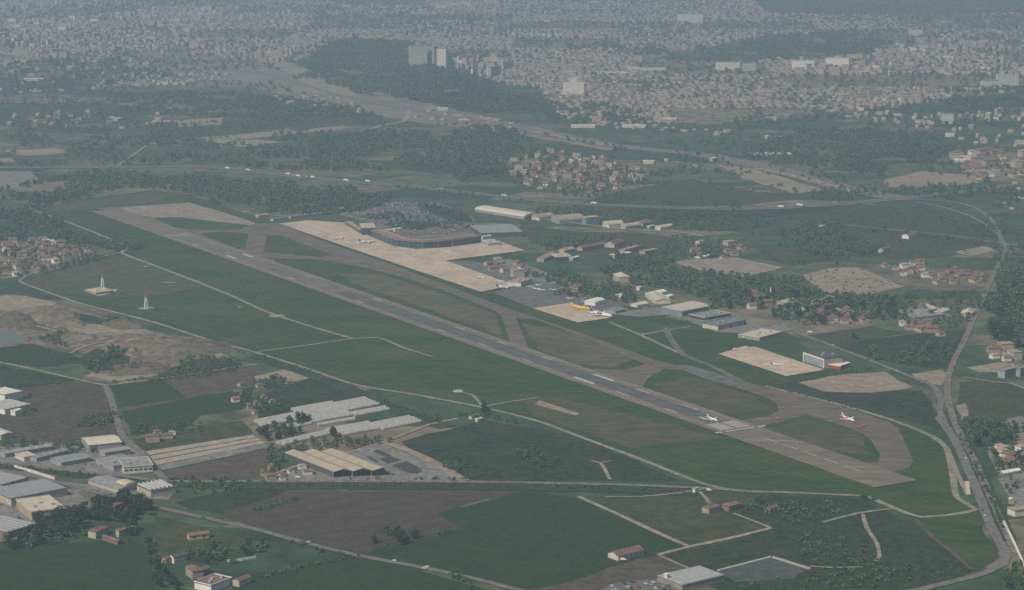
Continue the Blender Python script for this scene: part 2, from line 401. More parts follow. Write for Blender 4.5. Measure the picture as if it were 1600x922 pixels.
for sg in (-1, 1):
    mk("edge_line", 0, LF, sg * 22 - .9, sg * 22 + .9, GR["palepaint"])
    for k in range(6):
        mk("threshold_stripe", 8, 42, sg * (3.2 + k * 3.1) - 1.1, sg * (3.2 + k * 3.1) + 1.1, lay=8)
        mk("threshold_stripe", LF - 36, LF - 4, sg * (3.2 + k * 3.1) - 1.1, sg * (3.2 + k * 3.1) + 1.1, GR["palepaint"])
    for (tx, ty), ln, wd_, mt in (((1050,643),28,2.6,"palepaint"),((972,617),30,2.8,"palepaint"),((910,596),46,3.2,"paint"),((825,565),26,2.6,"palepaint"),((761,540),28,2.6,"palepaint"),((697,517),28,2.6,"palepaint"),((572,472),26,2.6,"palepaint"),((460,435),26,2.6,"palepaint"),((372,402),38,3.2,"paint"),((318,382),26,2.6,"palepaint")):
        s0 = -(P(tx, ty) - RT).dot(rdir); mk("aiming_point_marking" if ln > 35 else "touchdown_marking", s0 - ln / 2, s0 + ln / 2, sg * 15 - wd_, sg * 15 + wd_, GR[mt])
mk("threshold_bar", 0, 3.5, -23, 23); mk("wing_bar", -1, 4, -34, -25); mk("wing_bar", -1, 4, 26, 37)
for dx_, dy_ in ((1192,687),(1222,697),(1254,708),(1286,719),(1317,731)):
    sd0 = -(P(dx_, dy_) - RT).dot(rdir); mk("centreline_dash", sd0 - 24, sd0 + 2, -.75, .75)
for k in range(26): mk("centreline_dash", 110 + 60 * k, 140 + 60 * k, -.45, .45, GR["palepaint"], 9)
mk("runway_numeral", 62, 74, -7, -1.5); mk("runway_numeral", 62, 74, 2, 7, )
# red-brown worn patches on the taxiways
for pts in ([(1208,653),(1216,652),(1220,656),(1213,657)], [(1337,668),(1352,663),(1355,666),(1342,670)]):
    sheet("holding_marking", pts, pmat("faded_red_paint", (.26, .10, .085), .8, .3), 9, "faded red holding point patch on the taxiway", "marking")
# aprons
sheet("apron", [(436,350),(482,345),(540,349),(580,371),(615,385),(650,390),(700,387),(745,380),(784,379),(820,392),(697,408),(770,434),(803,446),(752,457),(640,420),(560,393),(470,362)], GR["apron"], 7, "long beige concrete apron before the terminal", "apron")
sheet("apron", [(833,483),(890,474),(957,492),(952,498),(902,505)], GR["apron"], 7, "beige apron under the yellow jet and dark tailed airliner", "apron")
sheet("apron", [(1122,554),(1140,549),(1158,543),(1180,543),(1288,579),(1228,589)], GR["apron"], 7, "square beige apron in front of the grey hangar", "apron")
sheet("apron", [(700,409),(760,432),(803,446),(770,458),(833,483),(890,474),(945,488),(985,486),(960,472),(890,452),(840,440),(800,425),(740,408)], GR["asphalt"], 6, "grey asphalt apron between the two beige aprons", "apron")
sheet("paved_yard", [(957,492),(985,486),(1040,480),(1108,484),(1160,500),(1200,512),(1225,506),(1235,518),(1170,522),(1120,520),(1070,500),(1060,492),(1000,496)], GR["yard"], 6, "grey paved yard round the hangars", "yard", 1)
sheet("apron", [(1488,394),(1538,385),(1559,391),(1516,401)], GR["farapron"], 4, "pale lone concrete square by the bend of the main road", "apron")
# car parks
CP1 = [(528,336),(562,322),(620,316),(690,319),(738,338),(742,352),(700,366),(640,366),(590,352)]
CP2 = [(1250,431),(1300,419),(1341,418),(1412,448),(1352,462),(1290,458)]
sheet("car_park", CP1, GR["asphalt"], 4, "grey car park inside the curve of the terminal", "car park", 2)
for pts, lb in [([(560,338),(600,330),(640,334),(625,340),(585,344)], "left planted island of the terminal car park"), ([(600,350),(650,346),(690,352),(660,360),(615,358)], "near planted island of the terminal car park"), ([(650,322),(690,321),(735,336),(738,349),(700,342),(670,334)], "right planted bank of the terminal car park")]:
    sheet("grass_island", pts, GR["dgreen"], 4.6, lb, "grass", 4)
sheet("car_park", CP2, GR["tan"], 4, "sandy car park beside the tree belt", "car park", 3)
sheet("car_park", [(1048,409),(1100,404),(1150,403),(1226,418),(1160,434),(1112,428)], GR["farapron"], 4, "empty pale gravel lot behind the tree belt", "car park", 3)
sheet("car_park", [(720,355),(760,348),(815,352),(800,368),(755,372)], GR["asphalt"], 4, "asphalt forecourt at the terminal's right end", "car park", 2)

# ---- fields of the farmland
FIELDS = [
 # left and lower left
 ("sand", [(-30,462),(30,460),(90,474),(140,488),(190,503),(280,528),(352,556),(372,566),(330,577),(262,590),(190,600),(128,592),(152,575),(160,558),(112,548),(40,538),(-30,536)], "torn sandy ground of the old quarry", 6),
 ("green", [(-30,545),(50,537),(110,553),(138,566),(60,574),(-30,560)], "small green field below the quarry pond", 3),
 ("dgreen", [(-30,568),(30,576),(118,594),(40,608),(-30,602)], "dark green strip field beside the farm road", 2),
 ("fallow", [(38,608),(118,595),(160,603),(175,630),(190,680),(96,690),(30,690),(-30,655),(40,640)], "brownish fallow field at the left", 2),
 ("green", [(172,604),(255,593),(292,622),(190,638)], "green field right of the farm road fork", 2),
 ("soil", [(255,593),(330,580),(392,574),(420,588),(385,603),(292,622)], "brown strip field below the quarry", 2),
 ("green", [(190,642),(300,622),(400,604),(380,640),(312,650),(285,672),(205,680)], "large green field beside the narrow lane", 2),
 ("soil", [(190,637),(292,622),(300,622),(192,643)], "thin brown earth strip between two green fields", 1),
 ("tan", [(398,588),(450,575),(484,590),(440,602),(402,598)], "tan ploughed plot beside the hedge line", 3),
 ("dgreen", [(430,608),(500,588),(580,622),(500,634),(452,644),(404,655),(390,625)], "green plot above the plastic tunnels", 2),
 ("olive", [(196,690),(285,672),(380,657),(396,678),(230,706)], "dull fallow strip above the striped field", 2),
 ("soil", [(256,737),(424,701),(432,715),(422,746),(265,752)], "dark brown field below the striped beds", 2),
 ("dgreen", [(625,690),(760,658),(900,680),(1062,752),(760,752),(690,748)], "dark rough pasture beside the canopy building", 4),
 ("brown", [(345,804),(450,769),(640,766),(812,768),(684,802),(722,828),(590,856),(575,866),(500,852),(420,832)], "big ploughed brown field with dark furrows", 4),
 ("green", [(684,802),(812,768),(905,778),(1074,856),(870,914),(800,926),(720,897),(588,860),(722,828)], "big green crop field in the lower middle", 2),
 ("dgreen", [(270,785),(400,757),(452,768),(345,803),(300,796)], "green plot above the ploughed field", 4),
 ("green", [(-30,868),(60,852),(200,842),(240,862),(246,940),(-30,940)], "deep green field in the lower left corner", 3),
 ("olive", [(240,806),(310,822),(425,852),(300,872),(246,880)], "olive meadow beside the country road", 2),
 ("green", [(360,905),(500,880),(585,872),(760,922),(720,940),(360,940)], "green field at the bottom edge below the country road", 4),
 ("soil", [(790,926),(872,915),(1000,872),(1050,868),(1085,885),(1020,905),(940,940),(800,940)], "dark brown field behind the long red roofed barn", 3),
 ("olive", [(905,776),(1100,768),(1180,774),(1205,826),(1075,852)], "scrubby meadow between the two dirt tracks", 3),
 ("dgreen", [(1040,868),(1205,828),(1350,800),(1440,808),(1540,880),(1450,922),(1120,922)], "dark scrubland in the lower right", 4),
 ("dgreen", [(1190,772),(1350,780),(1372,796),(1205,828),(1150,808)], "overgrown plot around the red roofed farm", 3),
 ("grass", [(1375,790),(1450,808),(1525,798),(1560,870),(1530,892),(1440,830)], "rough grass between perimeter track and main road", 4),
 # right
 ("dgreen", [(1195,604),(1240,596),(1300,590),(1380,612),(1440,610),(1468,650),(1470,672),(1390,650)], "rough green land beside the taxiway loop", 3),
 ("tan", [(1248,598),(1320,585),(1380,581),(1426,606),(1360,614),(1290,612)], "bare sandy triangle right of the grey hangar", 4),
 ("olive", [(1262,525),(1330,514),(1362,511),(1410,520),(1330,540),(1300,538)], "tan stubble field right of the hangars", 3),
 ("tan", [(1336,544),(1395,536),(1412,545),(1370,556)], "small pale earth plot left of the dark thicket", 3),
 ("dgreen", [(1300,540),(1420,522),(1520,515),(1488,575),(1440,575),(1370,560)], "green land left of the main road", 4),
 ("tan", [(1425,585),(1470,578),(1484,590),(1470,602),(1440,598)], "pale earth between the two roads", 3),
 ("tan", [(1508,574),(1560,566),(1600,570),(1588,582),(1530,582)], "sandy yard right of the main road", 3),
 ("olive", [(1500,598),(1560,592),(1640,615),(1640,660),(1520,665),(1494,640)], "olive meadow right of the main road", 4),
 ("tan", [(1494,634),(1508,630),(1514,650),(1502,658)], "worn earth patch beside the main road", 2),
 ("yard", [(1572,655),(1600,650),(1640,700),(1640,735),(1600,740),(1590,700)], "grey yard at the right picture edge", 3),
 ("olive", [(800,350),(900,362),(1000,364),(1060,372),(1010,392),(900,395),(830,380)], "green strip between the beige road and the sheds", 3),
 ("dry", [(690,322),(740,326),(820,345),(810,350),(770,342),(720,336)], "dry bank in front of the long white hangar", 2),
 ("soil", [(812,352),(826,350),(842,352),(828,356)], "small red earth patch by the beige road", 1),
 ("olive", [(1180,385),(1260,390),(1330,404),(1240,415),(1190,405)], "olive field behind the gravel lot", 3),
 ("olive", [(1300,370),(1440,350),(1560,375),(1480,400),(1390,405),(1330,385)], "pale green meadow below the motorway", 4),
 ("olive", [(1180,325),(1340,318),(1460,330),(1560,370),(1430,368),(1260,350)], "green belt beside the motorway", 4),
 ("olive", [(960,300),(1080,280),(1180,300),(1300,305),(1150,322),(1000,322)], "green meadow beyond the motorway", 5),
 ("tan", [(1120,257),(1180,264),(1290,298),(1240,302),(1165,280)], "tan earthworks along the far railway", 5),
 ("tan", [(1378,282),(1440,268),(1520,274),(1545,284),(1470,292),(1388,293)], "low bare brown rise at the right", 4),
 ("railyard", [(170,76),(300,84),(430,88),(520,124),(650,158),(840,199),(960,225),(955,236),(830,214),(640,190),(520,166),(400,138),(190,100)], "pale rail yard ground with weeds in the haze", 10),
 ("railyard", [(330,60),(480,62),(500,72),(470,96),(430,92),(330,82)], "pale waste ground left of the wooded hill", 10),
 ("tan", [(330,222),(400,218),(440,222),(380,230)], "short tan field beyond the motorway", 4),
 ("tan", [(0,236),(90,232),(120,238),(40,244)], "thin tan strip at the far left", 4),
 ("tan", [(178,128),(240,124),(270,130),(210,136)], "tan yard in the far left fields", 5),
 ("tan", [(90,104),(170,100),(175,106),(110,112)], "bright strip yard in the far left haze", 5),
 ("tan", [(268,188),(348,184),(345,196),(282,198)], "tan field beyond the motorway woods", 4),
 ("tan", [(300,216),(420,206),(530,193),(542,201),(440,212),(320,224)], "long tan field beyond the motorway woods", 4),
 ("dry", [(120,235),(300,228),(430,238),(300,246),(140,246)], "dry strip field beyond the motorway", 4),
 ("tan", [(-30,249),(18,247),(25,253),(-30,256)], "tan plot at the left edge", 2),
 ("yard", [(-30,268),(50,268),(62,282),(40,296),(-30,298)], "paved works yard at the left edge", 4),
 ("olive", [(0,175),(150,160),(260,170),(200,188),(60,200),(-30,196)], "hazy green field at the far left", 6),
 ("olive", [(440,190),(560,170),(600,188),(540,195),(460,205)], "hazy field below the railway yards", 6),
 ("olive", [(870,330),(960,300),(1100,318),(1010,330)], "green field beside the motorway", 4),
 ("dry", [(1160,20),(1400,4),(1520,6),(1420,20)], "far pale green field on the horizon", 8),
 ("olive", [(700,268),(820,262),(830,285),(720,284)], "meadow between wood and motorway", 4),
 ("dgreen", [(930,310),(1060,325),(1350,320),(1200,340),(1000,345)], "green verge along the motorway", 4),
]
FIELDS += [
 ("tan", [(-20,463),(40,462),(90,474),(60,484),(-20,486)], "pale flat bench at the top of the quarry", 4), ("tan", [(100,512),(150,506),(210,510),(240,520),(170,524),(110,520)], "pale churned strip across the quarry", 5),
 ("tan", [(280,528),(340,550),(372,566),(350,562),(300,545)], "pale haul road edge at the quarry's right tip", 2), ("tan", [(130,588),(190,578),(250,574),(240,588),(180,596)], "pale lower shelf of the quarry", 4),
 ("dgreen", [(90,488),(140,492),(190,504),(170,510),(110,500)], "scrubby slope at the top of the quarry", 4), ("dgreen", [(120,562),(150,545),(200,556),(206,580),(150,584)], "dark scrub floor of the quarry thicket", 4),
 ("dgreen", [(245,584),(300,563),(356,560),(372,570),(320,580),(260,594)], "dark scrub slope at the quarry's lower right", 4), ("soil", [(40,500),(95,496),(110,508),(70,518),(30,512)], "dark earth hollow beside the quarry pond", 4),
]
for i, (m, pts, lb, amp) in enumerate(FIELDS):
    sheet("field", pts, GR[m], 1.2 + i * .025, lb, "field", amp)
sheet("pond", [(-40,518),(0,515),(22,518),(38,527),(36,534),(18,538),(-40,540)], GR["water"], 4, "pale green quarry pond at the left edge", "pond", 1, True)
sheet("pond_bank", [(-40,514),(0,511),(28,515),(46,526),(43,536),(20,542),(-40,544)], GR["sand"], 3.4, "sandy bank round the quarry pond", "bank", 2, True)
for pts, m, lb in [([(-20,702),(60,690),(150,700),(205,694),(240,738),(180,744),(60,730),(-20,724)], "yard", "grey yards between the long sheds"), ([(-20,748),(60,752),(120,768),(150,790),(110,815),(60,838),(-20,850)], "yard", "grey yards round the striped roof factories"), ([(90,752),(170,762),(268,770),(262,782),(200,776),(120,768)], "yard", "narrow yard along the country road sheds"),
    ([(1540,700),(1610,690),(1610,800),(1585,790),(1560,750)], "yard", "yards of the right edge hamlet"), ([(930,924),(960,912),(1040,905),(1070,926),(1060,935),(930,935)], "asphalt", "dark car park before the grey factory"), ([(1395,486),(1432,478),(1478,490),(1490,495),(1440,503)], "yard", "paved ground of the garden centre"), ([(795,405),(840,420),(900,445),(850,445),(800,432),(760,412)], "yard", "paved service yard behind the long apron")]:
    sheet("paved_yard", pts, GR[m], 3.1, lb, "yard", 4)
# striped field (pale fleece beds)
for i, (a, b, m) in enumerate([(0, .2, "polyt"), (.24, .44, "polyt"), (.48, .70, "polyt"), (.72, 1, "yard")]):
    A0, A1, B0, B1 = Vector((228, 706, 0)), Vector((394, 680, 0)), Vector((254, 736, 0)), Vector((424, 699, 0))
    p = [A0.lerp(B0, a), A1.lerp(B1, a), A1.lerp(B1, b), A0.lerp(B0, b)]
    sheet("crop_bed", [(q.x, q.y) for q in p], gmat("fleece_beds", (.29, .25, .19), (.37, .32, .24), 10, (.24, .22, .16), 40, (14, 3.2, (.20, .17, .13), .6)) if m == "polyt" else GR["yard"], 4,
          ["uppermost pale bed of the striped field", "second pale bed of the striped field", "third and broadest pale bed of the striped field", "greyer lowest bed of the striped field"][i], "crop bed", .8)

# ---- roads, tracks, railways
ROADS = [
 ("service_road", [(52,329),(120,353),(188,381),(201,389),(189,395),(240,415),(300,438),(360,462),(420,489),(490,512),(552,530)], 6.5, "gravel", "pale service track through the airfield grass"),
 ("service_road", [(189,395),(110,412),(45,430),(31,440),(60,452),(130,476),(240,504),(330,533),(402,552),(480,577),(560,603),(640,616),(752,637),(800,648),(850,662),(900,681),(1000,718),(1100,757),(1150,767),(1250,771),(1355,776)], 6.5, "gravel", "pale perimeter track along the airfield's near side"),
 ("service_road", [(1355,776),(1400,796),(1440,809),(1480,806),(1526,797),(1510,788),(1495,778),(1489,745),(1478,700),(1455,682),(1390,656),(1300,630),(1195,604)], 7, "gravel", "perimeter track round the near runway end"),
 ("service_road", [(404,550),(480,540),(552,530),(590,528),(625,542),(675,558)], 5, "gravel", "thin track branching in the grass"),
 ("service_road", [(752,637),(800,628),(840,622)], 5, "gravel", "short track to the pale strip"),
 ("service_road", [(718,613),(738,618),(752,634)], 4, "gravel", "short curved track to the pale circle"),
 ("service_road", [(952,504),(1000,524),(1060,552)], 6, "gravel", "pale link track beside the taxiway"),
 ("service_road", [(1000,524),(1040,517),(1078,511)], 6, "gravel", "pale cross track to the hangar yard"),
 ("service_road", [(1040,512),(1048,530),(1070,556),(1110,572),(1160,598)], 9, "asphalt", "dark curved lane near the fresh asphalt"),
 ("farm_road", [(-20,563),(40,575),(118,593),(165,603)], 6, "gravel", "pale farm road at the left"),
 ("farm_road", [(165,603),(200,599),(262,591),(330,580),(402,570)], 5, "gravel", "pale farm road below the quarry"),
 ("farm_road", [(165,603),(175,628),(184,660),(192,682),(215,702),(240,732),(262,754)], 8, "roadm", "grey lane running down from the fork"),
 ("country_road", [(-20,733),(60,747),(150,770),(240,792),(320,810),(400,828),(480,850),(560,869),(640,884),(720,900),(830,928)], 8, "roadm", "long country road across the lower left"),
 ("railway", [(-20,722),(80,733),(180,744),(262,752),(400,753),(560,753),(760,754),(960,758),(1110,764),(1180,770)], 8, "ballast", "dark railway line across the lower fields"),
 ("dirt_track", [(904,777),(960,802),(1020,830),(1074,854)], 6, "dirt", "pale dirt track on the green field's edge"),
 ("dirt_track", [(1028,868),(1074,856),(1140,842),(1205,826)], 6, "dirt", "pale dirt track past the long barn"),
 ("dirt_track", [(1205,826),(1180,816),(1146,803)], 4, "dirt", "short dirt track to the red roofed farm"),
 ("dirt_track", [(1028,868),(1055,880),(1085,893)], 4, "dirt", "thin dirt track to the grey factory"),
 ("dirt_track", [(945,777),(1000,777),(1060,771),(1100,765)], 3.5, "dirt", "faint track beside the railway"),
 ("dirt_track", [(924,721),(938,724),(953,750)], 4, "dirt", "short forked track in the pasture"),
 ("dirt_track", [(938,724),(955,721)], 3, "dirt", "stub of the forked track in the pasture"),
 ("dirt_track", [(1092,768),(1104,780),(1110,792)], 4, "dirt", "curved drive to the farm"),
 ("dirt_track", [(1285,817),(1340,803),(1390,796)], 5, "gravel", "grassy track below the perimeter track"),
 ("dirt_track", [(1348,804),(1354,825),(1370,850),(1374,870),(1369,878)], 4, "dirt", "winding footpath down the scrubland"),
 ("dirt_track", [(1430,812),(1455,838),(1490,866),(1520,892)], 5, "soil", "diagonal worn track in the scrubland"),
 ("dirt_track", [(1265,886),(1300,888),(1350,887)], 3, "dirt", "thin path beside the grey basin"),
 ("main_road", [(1574,390),(1560,415),(1545,445),(1525,490),(1508,530),(1490,565),(1482,590),(1481,620),(1490,655),(1502,682),(1520,715),(1540,760),(1562,810),(1585,858),(1612,905)], 8, "ballast", "straight pale railway line along the right"),
 ("main_road", [(1478,668),(1468,640),(1471,625),(1455,602),(1420,588),(1380,572),(1300,541),(1245,520),(1222,503)], 8, "roadm", "grey road behind the hangars"),
 ("main_road", [(1478,668),(1490,685),(1500,705),(1515,740),(1530,775),(1545,815),(1560,845),(1572,868),(1568,882),(1540,896),(1480,912),(1420,926)], 10, "roadm", "grey bending road at the lower right"),
 ("main_road", [(1478,668),(1466,655),(1472,648)], 8, "roadm", "short road piece at the bend"),
 ("lane", [(1480,700),(1498,745),(1513,775)], 5, "tan", "sandy lay-by lane beside the bending road"),
 ("lane", [(1505,590),(1540,596),(1580,600),(1610,612)], 5, "gravel", "pale lane towards the grey flats"),
 ("lane", [(786,337),(830,341),(870,346),(920,352),(970,358),(1010,361),(1060,363),(1100,370)], 10, "farapron", "beige road in front of the vaulted hangars"),
 ("lane", [(395,335),(440,338),(500,334),(530,328)], 7, "gravel", "road behind the far end of the apron"),
 ("lane", [(180,262),(215,238),(240,225),(330,215)], 6, "dirt", "far earth lane beyond the motorway"),
 ("motorway", [(-20,262),(140,262),(240,261),(300,260),(380,266),(450,275),(560,285),(660,294),(760,305),(880,317),(1000,323),(1150,327),(1300,320),(1400,311),(1500,300),(1620,285)], 32, "roadm", "wide motorway passing behind the airfield"),
 ("slip_road", [(1395,312),(1450,313),(1500,318),(1535,332),(1556,352),(1572,384),(1612,396)], 9, "roadm", "outer curved slip road at the junction"),
 ("slip_road", [(1430,316),(1480,326),(1530,345),(1560,368),(1574,390)], 8, "roadm", "inner curved slip road at the junction"),
 ("main_road", [(1320,352),(1400,360),(1480,368),(1560,380),(1620,388)], 9, "roadm", "straight road below the junction"),
 ("railway", [(180,82),(300,100),(430,118),(540,148),(640,170),(720,184),(830,205),(960,228),(1100,243),(1200,262),(1290,286),(1345,300),(1420,312)], 60, "ballast", "broad pale far railway across the haze"),
 ("railway", [(420,92),(460,112),(500,132),(560,150)], 70, "tan", "pale sandy cutting beside the far railway"),
 ("railway", [(505,68),(485,80),(468,95)], 45, "tan", "pale cutting at the foot of the wooded hill"),
 ("lane", [(640,172),(630,190),(600,196),(560,208)], 14, "dirt", "far lane off the railway"),
]
for i, (nm, pts, wd, m, lb) in enumerate(ROADS):
    road(nm, pts, wd, GR[m], 5 + i * .03, lb, "railway" if "rail" in nm else ("track" if "track" in nm or "service" in nm else "road"))
for pts, wd, lb in [([(835,206),(900,218),(960,229)], 22, "bright sandy bank of the far railway"), ([(1180,263),(1260,280),(1345,302)], 20, "sandy bank of the far railway near the junction")]:
    road("sand_bank", pts, wd, GR["tan"], 7, lb, "bank")
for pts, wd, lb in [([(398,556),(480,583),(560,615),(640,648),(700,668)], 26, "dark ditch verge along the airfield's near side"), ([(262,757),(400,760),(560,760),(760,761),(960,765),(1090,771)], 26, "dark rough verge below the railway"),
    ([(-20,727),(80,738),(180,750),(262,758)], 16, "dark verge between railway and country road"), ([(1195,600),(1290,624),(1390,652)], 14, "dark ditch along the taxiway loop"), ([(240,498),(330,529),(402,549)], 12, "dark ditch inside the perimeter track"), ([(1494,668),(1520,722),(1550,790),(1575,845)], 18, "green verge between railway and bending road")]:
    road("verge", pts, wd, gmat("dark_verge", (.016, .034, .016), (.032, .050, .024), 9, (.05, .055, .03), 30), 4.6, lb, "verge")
for i, pts in enumerate([[(-20,-8),(1150,-8),(1200,20),(1180,60),(1000,95),(850,140),(700,80),(560,60),(490,68),(440,100),(300,92),(160,80),(-20,110)], [(830,100),(1000,92),(1200,95),(1400,80),(1610,60),(1610,140),(1450,160),(1300,178),(1100,195),(1000,185),(860,160)],
    [(1150,20),(1400,25),(1610,20),(1610,60),(1400,80),(1180,58)], [(800,258),(860,240),(950,250),(1000,275),(960,296),(880,302),(815,285)], [(1490,243),(1610,235),(1610,275),(1540,285),(1500,268)], [(0,380),(60,376),(140,388),(145,402),(60,428),(0,436)]]):
    sheet("built_up_ground", pts, gmat("gardens_and_streets", (.085, .088, .050), (.26, .195, .14), 26, (.056, .082, .036), 210, amt3=.7), .8 + i * .05, ["city ground of streets and gardens left of centre", "city ground of streets and gardens at right", "city ground on the far right horizon", "streets and gardens of the middle town", "streets and gardens of the right hand town", "gardens and lanes of the left village"][i], "built up ground", 30 if i < 3 else 8)
# motorway median line and lanes belong to it
mwq = catmull([P(*p) for p in [(-20,262),(140,262),(240,261),(300,260),(380,266),(450,275),(560,285),(660,294),(760,305),(880,317),(1000,323),(1150,327),(1300,320),(1400,311),(1500,300),(1620,285)]])
mwo = [o for o in COL.objects if o.name == "motorway"][0]
obj("median", strip_mesh("median", mwq, 3.5, GR["dgreen"], 7 * LAY), mwo)
# pale discs in the grass
def disc(px, r, mat, lb, ry=1.0):
    c = P(*px); mb = MB(); mb.face([(c.x + r * math.cos(a * math.pi / 12), c.y + r * ry * math.sin(a * math.pi / 12), .8) for a in range(24)])
    tag(obj("gravel_disc", mb.mesh("gravel_disc", mat)), lb, "gravel patch", kind="structure")
disc((715.5, 612), 6.5, GR["paint"], "pale round patch in the grass near the track", 1.3)
disc((229, 482.5), 12, GR["dirt"], "worn earth ring round the right radio mast")
disc((432, 494.5), 12, GR["dirt"], "pale worn oval in the grass left of the track")
disc((228, 417), 5, GR["palepaint"], "small pale oval in the brownish grass")
disc((374, 480.5), 4, GR["palepaint"], "small white patch in the grass beside the track")
disc((265, 442), 13, GR["dirt"], "faint pale streak in the grass right of the mast", .35)
disc((384, 331), 8, GR["palepaint"], "pale helipad patch behind the far taxiway")
# grey basin with pale banks
BAS = [(1122,893),(1206,871),(1262,889),(1240,905),(1150,910)]
sheet("basin", BAS, gmat("basin_floor", (.048, .058, .058), (.075, .082, .080), 14), 3, "dark grey green basin in the scrubland", "basin", 0)
def wall_run(name, pts, th, h, mat, label, cat):
    q = [P(*p) for p in pts]; mb = MB()
    for a, b in zip(q, q[1:]):
        d = (b - a).normalized(); n = Vector((-d.y, d.x, 0)) * th / 2
        c = [a + n, a - n, b - n, b + n]
        for i in range(4):
            p, r = c[i], c[(i + 1) % 4]; mb.face([(p.x, p.y, 0), (r.x, r.y, 0), (r.x, r.y, h), (p.x, p.y, h)])
        mb.face([(p.x, p.y, h) for p in c])
    return tag(obj(name, mb.mesh(name, mat)), label, cat)
wall_run("basin_wall", [(1122,893),(1206,871.5),(1262,889),(1264,890.5)], 3.5, 1.5, concrete, "pale concrete rim wall behind the grey basin", "wall")
wall_run("boundary_wall", [(22,731),(52,739),(86,750)], 1.0, 3.0, pale, "long pale wall behind the striped factory roofs", "wall")
wall_run("boundary_wall", [(355,878),(378,876),(400,872)], 1.2, 2.0, pale, "low pale wall beside the hedge in the lower left", "wall")
wall_run("boundary_wall", [(1511,754),(1513,773)], 4.5, 1.5, beige_roof, "short pale slab wall beside the bending road", "wall")
wall_run("boundary_wall", [(1568,818),(1582,846),(1602,890)], 1.5, 3.0, white, "long white barrier beside the railway at lower right", "wall")

